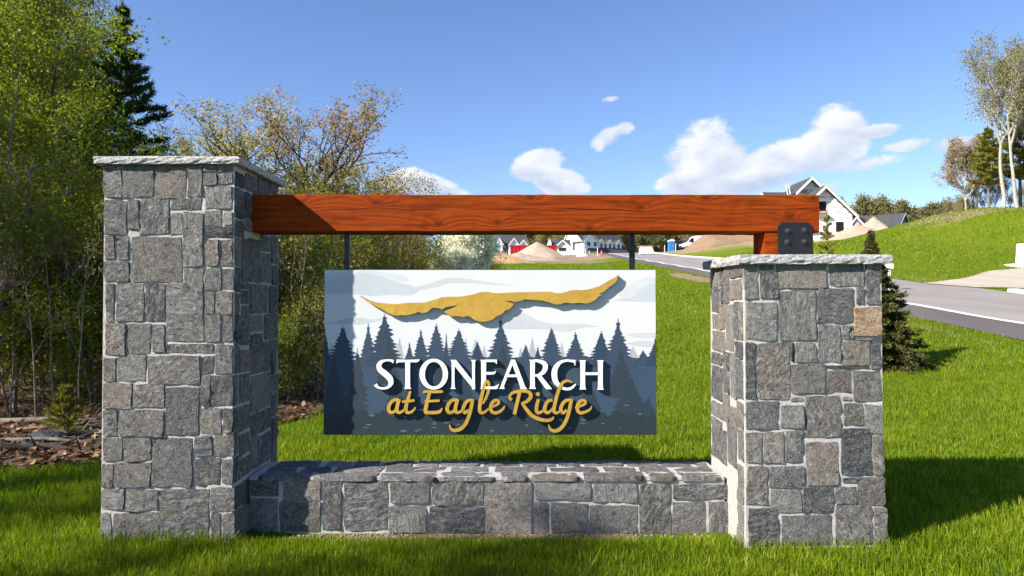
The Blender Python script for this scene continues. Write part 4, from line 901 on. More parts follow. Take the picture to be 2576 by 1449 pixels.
proto('haze', broadleaf(111, 9, .12, .2, (8, 6, 5, 3), (2, 2, 2), leaf_n=3, leaf=.12, spread=.2, ratio=(.46, .5, .5), lift=(.05, .16, .08, .04), ang=(.65, .7, .7), thick=2.0), 'bark_grey', 'leaf_grey_green')
proto('ash', broadleaf(112, 15, .22, .45, (10, 6, 5, 3), (2, 2, 2), leaf_n=2, leaf=.16, spread=.25, ratio=(.28, .5, .55), lift=(.03, .22, .1, .05), ang=(.6, .7, .7), wob=(.07, .14, .18, .2), thick=2.0), 'bark_pale', 'leaf_grey_green')
proto('bud', broadleaf(113, 7.5, .10, .22, (8, 6, 5, 3), (2, 2, 2), leaf_n=4, leaf=.13, spread=.15, ratio=(.5, .5, .5), lift=(.04, .15, .08, .04), ang=(.65, .7, .7), thick=2.2), 'bark_pale', 'leaf_bud')
proto('far1', broadleaf(114, 12, .2, .22, (7, 4, 3, 2), (3, 3, 2), leaf_n=6, leaf=.36, spread=.42, ratio=(.34, .5, .5), lift=(.04, .14, .08, .04)), 'bark_pale', 'leaf_far')
proto('far2', broadleaf(115, 11, .18, .2, (7, 4, 3, 2), (3, 2, 2), leaf_n=5, leaf=.34, spread=.40, ratio=(.36, .5, .5), lift=(.04, .18, .08, .04)), 'bark_pale', 'leaf_grey_green')
proto('blossom', broadleaf(116, 3.6, .04, .1, (7, 5, 4, 2), (3, 2, 2), leaf_n=8, leaf=.085, spread=.16, ratio=(.52, .5, .5), lift=(.05, .14, .08, .04), ang=(.6, .7, .7), aspect=.9), 'bark_dark', 'blossom')
proto('redtwig', broadleaf(117, 5.5, .035, .4, (7, 4, 3, 2), (2, 2, 2), leaf_n=5, leaf=.08, spread=.12, ratio=(.26, .5, .5)), 'bark_grey', 'leaf_red')
proto('pine', conifer(201, 10, .15, .52, 5, .18, 2.3, .42, .015, 8, .20, 18, .13, 1.0, .06), 'bark_dark', 'needle_pine')
proto('pine_lo', conifer(202, 8, .13, .6, 5, .1, 2.2, .25, .01, 6, .22, 12, .16, 1.0, .08), 'bark_dark', 'needle_pine')
proto('pine_gold', conifer(203, 7, .12, .5, 5, .3, 2.0, .35, .02, 7, .26, 12, .20, 1.0, .1), 'bark_grey', 'needle_lime')
proto('spruce', conifer(204, 2.9, .06, .12, 9, .02, 1.45, .34, -.075, 9, .085, 30, .30, 0, .035, fan=.75, taper_pow=1.12, alln=True), 'bark_dark', 'needle_spruce')
proto('young_spruce', conifer(205, 2.6, .03, .26, 6, .05, .75, .35, -.02, 5, .075, 14, .2, 0, .02, fan=.6, alln=True), 'bark_grey', 'needle_lime')
proto('seedling', conifer(206, .55, .008, .09, 5, .1, .35, .8, .02, 5, .10, 12, .12, 0, .02), 'bark_grey', 'needle_lime')

# --- woods on the left
GW = 'trees of the wood behind the leaf litter'
WL = {'wood1': 'tall leafy tree with yellow-green leaves and dark trunk in the wood beside the taller pillar', 'wood2': 'leafy tree with grey trunk and yellow-green leaves low to the ground in the wood',
      'wood3': 'slender olive-leaved tree with dark trunk in the wood beside the taller pillar', 'wood4': 'tall thin-crowned tree with olive and russet leaves and long dark trunk in the wood'}
spots = []
def wood(key, x, y, h, wide=1.0): plant(key, 'woodland_tree', WL[key], 'tree', x, y, h, wide=wide, group=GW+' ('+key.replace('wood', 'kind ')+')'); spots.append((x, y))
for (k, u, y, h) in [('wood2', 40, 10.5, .62), ('wood1', -10, 12.5, .95), ('wood2', 200, 12, .42), ('wood3', 20, 13.5, 1.0), ('wood4', 70, 14.5, .9), ('wood1', 20, 16, 1.0), ('wood2', 255, 15, .52), ('wood3', 330, 15.5, .58), ('wood1', 10, 19, 1.2), ('wood4', 110, 20, 1.15),
                     ('wood1', 110, 22, 1.15), ('wood2', 290, 20, .62), ('wood3', 250, 24, .85), ('wood2', 390, 22, .62), ('wood4', 60, 25, 1.3), ('wood1', 90, 28, 1.3), ('wood3', 330, 27, .85), ('wood2', 420, 28, .72), ('wood1', -60, 14, 1.1), ('wood4', -120, 18, 1.2), ('wood2', -50, 9.2, .75), ('wood3', -160, 12, 1.0), ('wood1', 250, 33, .75), ('wood2', 480, 33, .55), ('wood3', 540, 30, .5), ('wood3', 370, 36, .8), ('wood1', 40, 34, 1.4), ('wood4', 190, 40, 1.0)]:
    wood(k, GX(u, y), y, h, .70 if y < 30 and h > .8 else 1.0)
for (k, u, y, h) in [('wood2', 470, 16, .50), ('wood2', 560, 14, .48), ('wood3', 640, 15.5, .52), ('wood2', 720, 17, .50), ('wood2', 790, 20, .52), ('wood3', 700, 24, .6), ('wood2', 850, 26, .52), ('wood3', 930, 29, .52), ('wood2', 1000, 33, .50), ('wood3', 1060, 38, .50), ('wood2', 1110, 44, .50), ('wood3', 770, 33, .62), ('wood2', 870, 40, .7), ('wood3', 600, 21, .55), ('wood2', 960, 48, .7), ('wood3', 520, 26, .6)]:
    h0 = {'wood2': 9.0, 'wood3': 8.0}[k]; x_ = GX(u, y); top = 1.6+(755-(rng_t.uniform(455, 540) if u < 900 else rng_t.uniform(562, 586)))/1717*y
    wood(k, x_, y, (top-Hf(x_, y))/h0)
GU = 'undergrowth bushes of the wood'
for (k, u, y, h) in [('under', 30, 10.2, 1.0), ('under2', 110, 10.8, 1.0), ('under', 190, 11, 1.05), ('under2', 240, 10.4, .8), ('under', 730, 11.2, 1.0), ('under2', 780, 12.3, 1.1), ('under', 690, 13, 1.1), ('under2', 830, 14.5, 1.1), ('under', 760, 15, 1.3), ('under', 880, 17, 1.2), ('under2', 920, 20, 1.3), ('under', 960, 22, 1.3), ('under', 1010, 25, 1.2), ('under2', 1050, 28, 1.3), ('under', 1070, 30, .7), ('under2', 600, 12.5, 1.1), ('under', 480, 13, 1.2), ('under', 350, 12, 1.2), ('under2', 290, 13, 1.3), ('under', 140, 13.2, 1.3), ('under', 70, 12.2, 1.3), ('under2', 10, 11.8, 1.2), ('under', 420, 11, .9), ('under2', 530, 11, .8), ('under', 640, 10.8, .8), ('under', -40, 11, 1.2), ('under2', 700, 10.3, .55), ('under', 800, 10.6, .6), ('under', 1130, 40, .6), ('under2', 1150, 41, .6)]:
    x = GX(u, y)
    plant(k, 'woodland_bush', 'low olive-leaved bush with grey stems in the undergrowth of the wood' if k == 'under' else 'low green-leaved bush with grey stems in the undergrowth of the wood', 'bush', x, y, h, group=GU+(' (olive)' if k == 'under' else ' (green)'))
for (u, y, h, tl) in [(95, 8.9, .75, (.02, -.05)), (140, 9.6, .85, (0, .06)), (200, 9.2, .7, (.03, .10)), (30, 9.6, .8, (.0, .08)), (235, 10.2, .9, (0, -.04)), (725, 10.4, .8, (0, .25)), (755, 11.0, .8, (.05, .35)), (800, 12.0, .85, (0, .05)), (890, 16.5, 1.0, (0, .04)), (960, 20, 1.2, (0, -.05)), (1000, 22, 1.15, (0, .05)), (1035, 24.5, 1.2, (0, .1)), (1075, 27, 1.25, (0, 0)), (915, 18, 1.05, (0, -.1))]:
    plant('sapling', 'bare_sapling', 'thin grey bare-stemmed sapling at the edge of the wood', 'sapling', GX(u, y), y, h, group='bare saplings at the wood edge', tilt=tl)
plant('pine', 'white_pine', 'dark white pine with layered branches rising above the yellow-green wood', 'pine tree', GX(300, 13.8), 13.8, .735, rz=.4, wide=.98)
plant('pine_lo', 'dark_pine', 'dark green pine half hidden behind the leafy trees of the wood', 'pine tree', GX(215, 23), 23, 1.15, rz=1.4)
plant('pine_lo', 'small_pine', 'short dark pine low in the wood between the taller pillar and the sign', 'pine tree', GX(770, 13.5), 13.5, .22, rz=1.0)
plant('bare', 'bare_tree', 'bare pale-twigged tree beside the dark white pine', 'tree', GX(398, 24), 24, 1.02)
plant('seedling', 'pine_seedling', 'knee-high yellow-green pine seedling on the leaf litter', 'seedling', GX(165, 8.0), 8.0, .95, rz=.3)
# --- gold and rust spring trees behind the taller pillar
plant('haze', 'pale_spring_tree', 'pale budding tree just right of the bare tree above the pillar cap', 'tree', GX(515, 38), 38, .95)
plant('gold', 'gold_spring_tree', 'yellow-gold spring tree behind the taller pillar', 'tree', GX(640, 36), 36, 1.05, rz=.5, wide=1.15)
plant('rust', 'rust_spring_tree', 'broad spring tree with forked dark trunk and russet upper twigs', 'tree', GX(850, 33), 33, 1.0, rz=2.2, wide=1.3)
plant('gold', 'young_gold_tree', 'smaller gold-leaved tree close to the russet tree on the beam side', 'tree', GX(915, 35), 35, .78, rz=3.3)
plant('haze', 'thin_spring_tree', 'thin budding tree between the gold tree and the russet tree', 'tree', GX(755, 40), 40, .9)
plant('redtwig', 'red_leaf_tree', 'small red-leaved tree top just above the beam', 'tree', GX(966, 24), 24, .78)
plant('sapling', 'twiggy_tree', 'slim twiggy tree top poking above the beam below the cloud', 'sapling', GX(1095, 26), 26, 1.2)
plant('blossom', 'blossom_bush', 'white flowering bush in front of the white gabled house', 'bush', GX(1195, 32), 32, 1.12, wide=1.1)
plant('blossom', 'low_blossom_bush', 'low pale flowering bush at the edge of the wood beside the taller blossom bush', 'bush', GX(1145, 30), 30, .72, wide=1.2)
plant('under', 'roadside_bush', 'scrubby olive bush between the blossom bush and the sand heap', 'bush', GX(1225, 36), 36, .62, wide=1.3)
plant('under2', 'scrub_bush', 'low green scrub beside the lawn edge in front of the sand heap', 'bush', GX(1243, 42), 42, .55, wide=1.4)
# --- spruces behind the shorter pillar
plant('spruce', 'spruce_tree', 'dense dark olive spruce standing behind the shorter pillar', 'spruce', GX(2192, 14.6), 14.6, 1.0, rz=.2, wide=.76)
plant('young_spruce', 'young_spruce', 'young pale yellow-green spruce with a thin leader beyond the bracket', 'spruce', GX(2082, 17.0), 17.0, 1.33, rz=.9, wide=.62)
# --- trees on the hill to the right
plant('ash', 'ash_tree', 'tall pale-trunked tree with forked stem and sparse leaves on the hilltop', 'tree', GX(2528, 61), 61, 1.04, rz=1.0)
plant('ash', 'ash_tree', 'pale-trunked tree leaning outward at the edge of the hilltop wood', 'tree', GX(2562, 60), 60, .98, rz=2.6, tilt=(0, .07))
for (u, y, h) in [(2585, 64, .95), (2610, 62, 1.0), (2640, 66, 1.0), (2690, 62, .9)]:
    plant('ash', 'ash_tree', 'sparse pale-trunked tree standing deep in the hilltop wood', 'tree', GX(u, y), y, h, group='inner trees of the hilltop wood')
plant('pine_gold', 'hill_pine', 'olive-green pine with bushy top among pale trunks on the hill', 'pine tree', GX(2490, 63), 63, 1.08, z=Hf(GX(2490, 63), 63), rz=.5)
plant('pine_gold', 'bright_pine', 'bright yellow-green pine behind the tall pale trunk on the hill', 'pine tree', GX(2570, 66), 66, 1.5, rz=1.5)
plant('bud', 'budding_tree', 'pinkish budding tree with several stems on the near slope of the hill', 'tree', GX(2432, 66), 66, 1.0, rz=.4)
plant('bud', 'slim_budding_tree', 'slim budding tree beside the olive-green pine on the hill', 'tree', GX(2462, 68), 68, 1.02, rz=3.0)
for (u, y, h) in [(2400, 74, .55), (2420, 71, .5), (2445, 70, .6), (2475, 69, .65), (2505, 68, .6), (2545, 69, .7), (2575, 72, .7)]:
    plant('haze', 'hilltop_shrub', 'low pale olive shrub under the trees on the hilltop', 'shrub', GX(u, y), y, h*.62, group='shrubs on the hilltop')
# --- far tree line
n_far = 0
for row, (dy, u0, u1, st) in enumerate([(205, 1195, 2420, 30), (228, 1180, 2430, 28), (250, 1200, 2440, 34)]):
    u = u0
    while u < u1:
        y = dy+rng_t.uniform(-9, 9); x = GX(u, y); k = 'far1' if rng_t.random() < .55 else 'far2'
        plant(k, 'distant_tree', 'distant yellow-green tree in the line behind the houses' if k == 'far1' else 'distant grey-green thin-leaved tree in the line behind the houses', 'tree', x, y, rng_t.uniform(.85, 1.15)*(1.0 if u < 1950 else 1.32), group='distant tree line '+('(yellow-green)' if k == 'far1' else '(grey-green)'), wide=1.15)
        u += st*rng_t.uniform(.7, 1.3)
# --- trees left of the camera, out of view, that shade the lawn
for (x, y, h, k) in [(-10, -.9, .76, 'wood2'), (-10, -1.8, .90, 'wood2'), (-10, -2.7, 1.0, 'wood2'), (-9.3, -.3, .60, 'wood2'), (-9.5, 1.9, .6, 'wood2'), (-9.2, 3.0, .55, 'wood2'), (-11.5, 3.0, .75, 'wood3'), (-12.5, -4.2, .9, 'wood1'), (-14, 5.2, .95, 'wood1'), (-13.5, .5, .8, 'wood3'), (-12.0, 7.5, .9, 'wood2')]:
    plant(k, 'lawn_edge_tree', 'leafy tree on the open lawn edge facing the front of the taller pillar', 'tree', x, y, h, group='lawn edge trees facing the taller pillar')

# --- litter, logs, rock
g = np.random.default_rng(8); n = 9000
x = g.uniform(-13, -2.2, n*2); y = 5.9+np.abs(g.normal(0, 3.2, n*2)); k = in_forest(x, y+.05) & (y < 16); x, y = x[k], y[k]
cen = np.stack([x, y, H(x, y)+.036+np.abs(g.normal(0, .016, len(x)))], -1)
ax = g.normal(0, 1, (len(x), 3)); ax[:, 2] *= .25
me = leaves(g, cen, .085, .62, ax, 'leaf_litter', .4, 2.5); me.materials.append(MAT['dry_leaf'])
tag(obj('leaf_litter', me), 'dry brown fallen leaves covering the woodland floor', 'leaf litter', kind='stuff')
def log(x, y, L, r, a, label, matn='dead_wood', tilt=0.0, name='fallen_log'):
    gg = np.random.default_rng(int(abs(x*100)+abs(y*10))); d = Vector((math.cos(a), math.sin(a), 0)); p = Vector((x, y, 0)); segs = []
    pts = []
    for i in range(7):
        q = p+d*(L*(i/6-.5)); q.z = Hf(q.x, q.y)+.03+r*.75+tilt*(i/6)+gg.normal(0, .012); q.x += gg.normal(0, .02); q.y += gg.normal(0, .02); pts.append(np.array(q))
    for i in range(6): segs.append((pts[i], pts[i+1], r*(1-.09*i), r*(1-.09*(i+1)), 7))
    for i in (2, 3, 4):
        if gg.random() < .6: segs.append((pts[i], pts[i]+np.array([gg.normal(0, .2), gg.normal(0, .2), abs(gg.normal(.1, .12))]), r*.35, r*.1, 5))
    o = tubes(segs, 'log'); o.materials.append(MAT[matn]); tag(obj(name, o), label, 'log')
log(GX(150, 7.15), 7.15, 1.5, .045, .12, 'long dark fallen log lying across the leaf litter beside the lawn', 'bark_dark')
log(GX(60, 7.5), 7.5, 1.7, .035, -.06, 'thin grey fallen log behind the long dark log')
log(GX(210, 7.9), 7.9, .9, .04, .35, 'short pale fallen log near the taller pillar')
log(GX(80, 8.6), 8.6, 1.6, .05, .02, 'thick brown fallen log deep in the leaf litter', 'bark_grey')
for i in range(26):
    u, y = rng_t.uniform(0, 256), rng_t.uniform(6.8, 9.2); x = GX(u, y)
    m = MB(); a = rng_t.uniform(-.5, .5)+(0 if rng_t.random() < .7 else 1.2); L = rng_t.uniform(.2, .6); z = Hf(x, y)+.045
    m.tube((x, y, z), (x+L*math.cos(a), y+L*math.sin(a), z+rng_t.uniform(0, .08)), .009, .004, 5)
    tag(m.build('fallen_stick', MAT['bark_grey' if i % 2 else 'dead_wood']), 'short fallen stick lying on the leaf litter', 'stick', 'sticks on the leaf litter')
def rock(x, y, sx_, sy_, sz_, label, matn, seed, name='rock'):
    bm = bmesh.new(); bmesh.ops.create_icosphere(bm, subdivisions=3, radius=1); gg = random.Random(seed); ph = [gg.uniform(0, 6) for _ in range(6)]
    for v in bm.verts:
        c = v.co; k = 1+.13*math.sin(c.x*3+ph[0])*math.cos(c.y*4+ph[1])+.08*math.sin(c.z*7+ph[2]+c.x*5)+gg.uniform(-.03, .03); v.co = Vector((c.x*sx_*k, c.y*sy_*k, max(-.3, c.z)*sz_*k))
    me = bpy.data.meshes.new('rock'); bm.to_mesh(me); bm.free(); tag(obj(name, me, MAT[matn], None, (x, y, Hf(x, y)+.03)), label, 'rock')
rock(GX(122, 7.7), 7.7, .2, .14, .09, 'flat grey rock on the leaf litter by the pine seedling', 'fieldstone', 3)

# ================================================================== lawn grass
g = np.random.default_rng(31)
def scatter(y0, y1, dens, hmean, w, quad):
    hw = lambda y: .79*y+.9
    n = int((y1-y0)*2*hw((y0+y1)/2)*dens); y = g.uniform(y0, y1, n); x = g.uniform(-1, 1, n)*hw(y1)
    k = (np.abs(x) < hw(y)) & ~in_forest(x, y) & ((x < x_near(y)-.02+g.normal(0, .05, n)) | ((x > x_kerb(y)+.5) & ~((y > 31.3) & (y < np.interp(x, [21.75, 25, 29, 38, 60], [36, 38, 41.3, 44.8, 46.8])))))
    k &= ~((x > LX0-.02) & (x < LX1+.02) & (y > LY0-.02) & (y < LY1+.02)) & ~((x > RX0-.02) & (x < RX1+.02) & (y > RY0-.02) & (y < RY1+.02)) & ~((x > LX1) & (x < RX0) & (y > WY0-.09+g.normal(0, .03, n)) & (y < WY1+.02))
    k &= ~((x < 12.6) & (x > 11.4) & (y > 41) & (y < 52))
    x, y = x[k], y[k]; n = len(x); z = H(x, y)-.004
    near = np.minimum(np.minimum(np.hypot(np.maximum(np.maximum(LX0-x, x-LX1), 0), np.maximum(np.maximum(LY0-y, y-LY1), 0)), np.hypot(np.maximum(np.maximum(RX0-x, x-RX1), 0), np.maximum(np.maximum(RY0-y, y-RY1), 0))), 9)
    clump = .55+.45*np.sin(x*3.1+np.sin(y*2.3)*1.7)*np.sin(y*2.7+x*.8)+g.normal(0, .22, n)
    foot = np.exp(-((y-4.72)/.12)**2)*((x > LX1) & (x < RX0))
    h = hmean*np.clip(.70+.45*clump+np.abs(g.normal(0, .32, n)), .3, 2.6)*(1+.75*np.exp(-(near/.05)**2))*(1-.55*foot); a = g.uniform(0, 6.283, n); ln = h*np.abs(g.normal(.25, .3, n)); ww = w*g.uniform(.7, 1.3, n)
    b = g.uniform(0, 6.283, n); bx, by = np.cos(b)*ww*.5, np.sin(b)*ww*.5; dx, dy = np.cos(a)*ln, np.sin(a)*ln
    if quad:
        v = np.stack([np.stack([x-bx, y-by, z], -1), np.stack([x+bx, y+by, z], -1), np.stack([x+bx*.8+dx*.35, y+by*.8+dy*.35, z+h*.6], -1), np.stack([x-bx*.8+dx*.35, y-by*.8+dy*.35, z+h*.6], -1), np.stack([x+dx, y+dy, z+h], -1)], 1)
        f = np.array([(0, 1, 2), (0, 2, 3), (3, 2, 4)])
    else:
        v = np.stack([np.stack([x-bx, y-by, z], -1), np.stack([x+bx, y+by, z], -1), np.stack([x+dx, y+dy, z+h], -1)], 1); f = np.array([(0, 1, 2)])
    k_ = v.shape[1]; return v.reshape(-1, 3), (f[None]+(np.arange(n)*k_)[:, None, None]).reshape(-1, 3)
parts = [scatter(2.6, 4.9, 7000, .050, .0045, True), scatter(4.9, 8.5, 3600, .052, .006, True), scatter(8.5, 14, 1500, .058, .009, False), scatter(14, 26, 520, .07, .016, False), scatter(26, 48, 170, .09, .03, False), scatter(48, 80, 45, .12, .06, False)]
V = []; Fc = []; b = 0
for v, f in parts: V.append(v); Fc.append(f+b); b += len(v)
tag(obj('lawn_grass', np_mesh('lawn_grass', np.vstack(V), np.vstack(Fc)), MAT['grass']), 'bright green mown grass covering the lawn around the sign', 'grass', kind='stuff')

# ================================================================== building site beyond the lawn
plain('siding_white', (0.80, 0.80, 0.79), 0.7, 0.04, 2); plain('trim_white', (0.82, 0.82, 0.81), 0.6, 0.03); plain('siding_slate', (0.075, 0.085, 0.11), 0.7, 0.1, 2)
plain('garage_panel', (0.62, 0.64, 0.66), 0.6, 0.05); plain('timber_new', (0.45, 0.27, 0.14), 0.8, 0.2); plain('red_cloth', (0.5, 0.02, 0.05), 0.8)
t = NT('shingle'); a = t.n('ShaderNodeTexBrick'); a.inputs['Scale'].default_value = 3.0; t.put(a.inputs['Vector'], t.co()); t.put(a.inputs['Color1'], (0.040, 0.041, 0.046)); t.put(a.inputs['Color2'], (0.065, 0.066, 0.07)); t.put(a.inputs['Mortar'], (0.03, 0.03, 0.034))
MAT['shingle'] = t.fin(t.mix(t.rng(t.noise(1.2, 4), .35, .7, 0, .5), a.outputs['Color'], (0.075, 0.075, 0.08)), 0.85)
t = NT('window_glass'); MAT['window_glass'] = t.fin((0.012, 0.014, 0.018), 0.08, spec=0.6)
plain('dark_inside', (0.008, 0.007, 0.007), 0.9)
t = NT('house_wrap'); co = t.co(); br = t.n('ShaderNodeTexBrick', offset=.5); br.inputs['Scale'].default_value = 1.0; br.inputs['Mortar Size'].default_value = 0.24; br.inputs['Brick Width'].default_value = 1.5; br.inputs['Row Height'].default_value = .72
sp_ = t.n('ShaderNodeSeparateXYZ'); t.put(sp_.inputs[0], co); cb = t.n('ShaderNodeCombineXYZ'); t.put(cb.inputs[0], t.ma('ADD', sp_.outputs[0], sp_.outputs[1])); t.put(cb.inputs[1], sp_.outputs[2]); t.put(br.inputs['Vector'], cb.outputs[0])
mk = t.ma('MULTIPLY', t.ma('SUBTRACT', 1.0, br.outputs['Fac']), t.rng(t.noise(9, 2, .5, t.map(cb.outputs[0], (.6, 2.2, 1))), .47, .55))
c = t.mix(t.ma('MULTIPLY', mk, .95), t.mix(t.noise(2.5, 4), (0.70, 0.72, 0.73), (0.82, 0.83, 0.83)), (0.17, 0.19, 0.21)); MAT['house_wrap'] = t.fin(c, 0.55)

def quad_slab(m, a, b, c, d, th):
    a, b, c, d = map(Vector, (a, b, c, d)); n = (b-a).cross(d-a).normalized()
    if n.z < 0: n = -n
    m.prism([a, b, c, d], n*th)
def roof_x(parent, x0, x1, y0, y1, ze0, ze1, zr, yr, o=.3, th=.14, name='roof', mat='shingle', trim=True):
    """ridge along x at (yr, zr); eaves at y0 (height ze0) and y1 (height ze1)"""
    m = MB(); s0 = (zr-ze0)/(yr-y0); s1 = (zr-ze1)/(y1-yr)
    quad_slab(m, (x0-o, y0-o, ze0-s0*o), (x1+o, y0-o, ze0-s0*o), (x1+o, yr, zr), (x0-o, yr, zr), th)
    quad_slab(m, (x0-o, y1+o, ze1-s1*o), (x1+o, y1+o, ze1-s1*o), (x1+o, yr, zr), (x0-o, yr, zr), th)
    r = m.build(name, MAT[mat], parent)
    if trim:
        for xx in (x0-o-.02, x1+o-.02):
            m = MB()
            for ya, za in ((y0-o, ze0-s0*o), (y1+o, ze1-s1*o)):
                m.prism([(xx, ya, za-.12), (xx, ya, za+.16), (xx, yr, zr+.16), (xx, yr, zr-.12)], (.05, 0, 0))
            m.build('fascia', MAT['trim_white'], r)
    return r
def roof_y(parent, x0, x1, y0, y1, ze, zr, o=.3, th=.14, mat='shingle', oy=.3, xr=None, trim=.26):
    m = MB(); xr = (x0+x1)/2 if xr is None else xr; s = (zr-ze)/(xr-x0); s2 = (zr-ze)/(x1-xr)
    quad_slab(m, (x0-o, y0-oy, ze-s*o), (xr, y0-oy, zr), (xr, y1, zr), (x0-o, y1, ze-s*o), th)
    quad_slab(m, (x1+o, y0-oy, ze-s2*o), (xr, y0-oy, zr), (xr, y1, zr), (x1+o, y1, ze-s2*o), th)
    r = m.build('roof', MAT[mat], parent); m = MB()
    for xa, za in ((x0-o, ze-s*o), (x1+o, ze-s2*o)):
        m.prism([(xa, y0-oy-.04, za-trim*.5), (xa, y0-oy-.04, za+.17), (xr, y0-oy-.04, zr+.17), (xr, y0-oy-.04, zr-trim*.5)], (0, .05, 0))
    m.build('fascia', MAT['trim_white'], r); return r
def window(parent, x0, z0, x1, z1, y, axis='y', frame=.09, out=-.05, glass='window_glass'):
    """window on a wall facing -y (axis y) or facing -x / +x (axis x, y carries the wall plane)"""
    def b(m, a0, c0, a1, c1, d0, d1):
        if axis == 'y': m.box(a0, min(d0, d1), c0, a1, max(d0, d1), c1)
        else: m.box(min(d0, d1), a0, c0, max(d0, d1), a1, c1)
    m = MB()
    b(m, x0-frame, z0-frame, x0, z1+frame, y, y+out); b(m, x1, z0-frame, x1+frame, z1+frame, y, y+out); b(m, x0, z1, x1, z1+frame, y, y+out); b(m, x0, z0-frame, x1, z0, y, y+out)
    w = m.build('window', MAT['trim_white'], parent); m = MB(); b(m, x0, z0, x1, z1, y+out*.02, y+out*.4); m.build('pane', MAT[glass], w); return w
def dormer(parent, x, w, y, z0, ze, zr, depth, wallmat='siding_white'):
    m = MB(); m.prism([(x-w/2, y, z0), (x+w/2, y, z0), (x+w/2, y, ze), (x, y, zr), (x-w/2, y, ze)], (0, depth, 0)); d = m.build('dormer', MAT[wallmat], parent)
    roof_y(d, x-w/2, x+w/2, y, y+depth, ze+.02, zr+.05, .18, .1, oy=.2)
    return d

# --- white townhouse with dormers at the road's end
lx, ly = GX(1465, 165), 165.0
hz = Hf(lx+4, ly+4)-.15
C_ = thing('white_townhouse', 'white gabled townhouse with three dormers and dark roof at the end of the road', 'house', (lx, ly, hz), R(30))
MB().prism([(0, 0, -1), (0, 9, -1), (0, 9, 3.6), (0, 4.6, 8.4), (0, 0, 4.7)], (4.6, 0, 0)).build('wall', MAT['siding_white'], C_)
MB().prism([(4.6, 0, -1), (4.6, 9, -1), (4.6, 9, 3.6), (4.6, 4.6, 8.2), (4.6, 0.0, 2.3)], (9.2, 0, 0)).build('garage_wall', MAT['siding_white'], C_)
roof_x(C_, 0, 4.5, 0, 9, 4.75, 3.65, 8.5, 4.6); roof_x(C_, 4.9, 13.8, 0, 9, 2.4, 3.65, 8.3, 4.6)
MB().prism([(.1, -.6, -1), (4.3, -.6, -1), (4.3, -.6, 4.6), (2.2, -.6, 6.5), (.1, -.6, 4.6)], (0, 4.5, 0)).build('gable_wall', MAT['siding_white'], C_)
roof_y(C_, .1, 4.3, -.6, 4, 4.65, 6.65, .35)
for x0, x1 in ((.9, 2.0), (2.9, 3.9)): window(C_, x0, 3.5, x1, 4.5, -.6)
MB().box(1.0, -.75, 2.3, 4.2, -.6, 3.0).build('porch_band', MAT['siding_slate'], C_)
MB().box(.7, -1.9, 2.2, 4.6, -.65, 2.35).build('porch_roof', MAT['shingle'], C_)
for x in (.8, 2.6, 4.4): MB().box(x, -1.85, -.5, x+.16, -1.7, 2.2).build('porch_post', MAT['trim_white'], C_)
for x in (6.2, 8.9, 11.6):
    d = dormer(C_, x, 1.9, .55, 2.9, 4.4, 5.3, 3.0); window(C_, x-.4, 3.25, x+.4, 4.35, .55)
    g_ = MB().box(x-1.1, -.04, -.6, x+1.1, .02, 2.05).build('garage_door', MAT['garage_panel'], C_)
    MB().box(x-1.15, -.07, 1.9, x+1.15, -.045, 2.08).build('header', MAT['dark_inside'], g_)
for y0, y1, z0, z1 in ((3.0, 3.9, 2.6, 4.3), (6.4, 6.8, 3.6, 4.2), (1.4, 1.8, 3.7, 4.3)): window(C_, y0, z0, y1, z1, 0, 'x')
window(C_, 1.2, .2, 2.2, 1.0, 0, 'x'); window(C_, 4.2, .1, 4.8, .9, 0, 'x')
# --- white gabled house behind the blossom bush, with slate wing
lx, ly = GX(1192, 122), 122.0; hz = Hf(lx, ly)-.1
D_ = thing('white_gabled_house', 'white house with one big gable standing behind the blossom bush', 'house', (lx, ly, hz))
MB().prism([(-3.9, 0, -1), (3.9, 0, -1), (3.9, 0, 2.6), (0, 0, 6.2), (-3.9, 0, 2.6)], (0, 9, 0)).build('wall', MAT['siding_white'], D_)
roof_y(D_, -3.9, 3.9, 0, 9, 2.65, 6.3, .35)
window(D_, -.6, 2.9, .6, 4.2, 0); window(D_, -2.4, .5, -1.4, 1.8, 0); window(D_, 1.4, .5, 2.4, 1.8, 0)
m = MB(); quad_slab(m, (-7.2, .5, 2.2), (-3.95, .5, 2.2), (-3.95, 4, 4.0), (-7.2, 4, 4.0), .14); m.build('side_roof', MAT['shingle'], D_)
MB().box(-7, .8, -1, -3.95, 6, 2.2).build('side_wall', MAT['siding_white'], D_)
lx, ly = GX(1262, 132), 132.0; hz = Hf(lx, ly)-.1
D2 = thing('slate_house', 'slate-blue house with three small white gables behind the red dumpster', 'house', (lx, ly, hz), R(12))
MB().box(-4.5, 0, -1, 5.2, 8, 3.7).build('wall', MAT['siding_slate'], D2); roof_x(D2, -4.5, 5.2, 0, 8, 3.75, 3.75, 6.4, 4)
for x, w_, ze, zr in ((-1.2, 2.6, 4.1, 5.9), (2.3, 1.9, 3.9, 5.1), (4.2, 1.7, 3.8, 4.8)):
    dormer(D2, x, w_, -.5, 1.6, ze, zr, 3.5); window(D2, x-.5, 2.5, x+.5, 3.7, -.5)
MB().box(-4.6, -1.6, 1.5, 1.2, -.05, 1.7).build('porch_roof', MAT['trim_white'], D2)
for x in (-4.3, -1.8, .9): MB().box(x, -1.5, -1, x+.18, -1.3, 1.5).build('porch_post', MAT['trim_white'], D2)
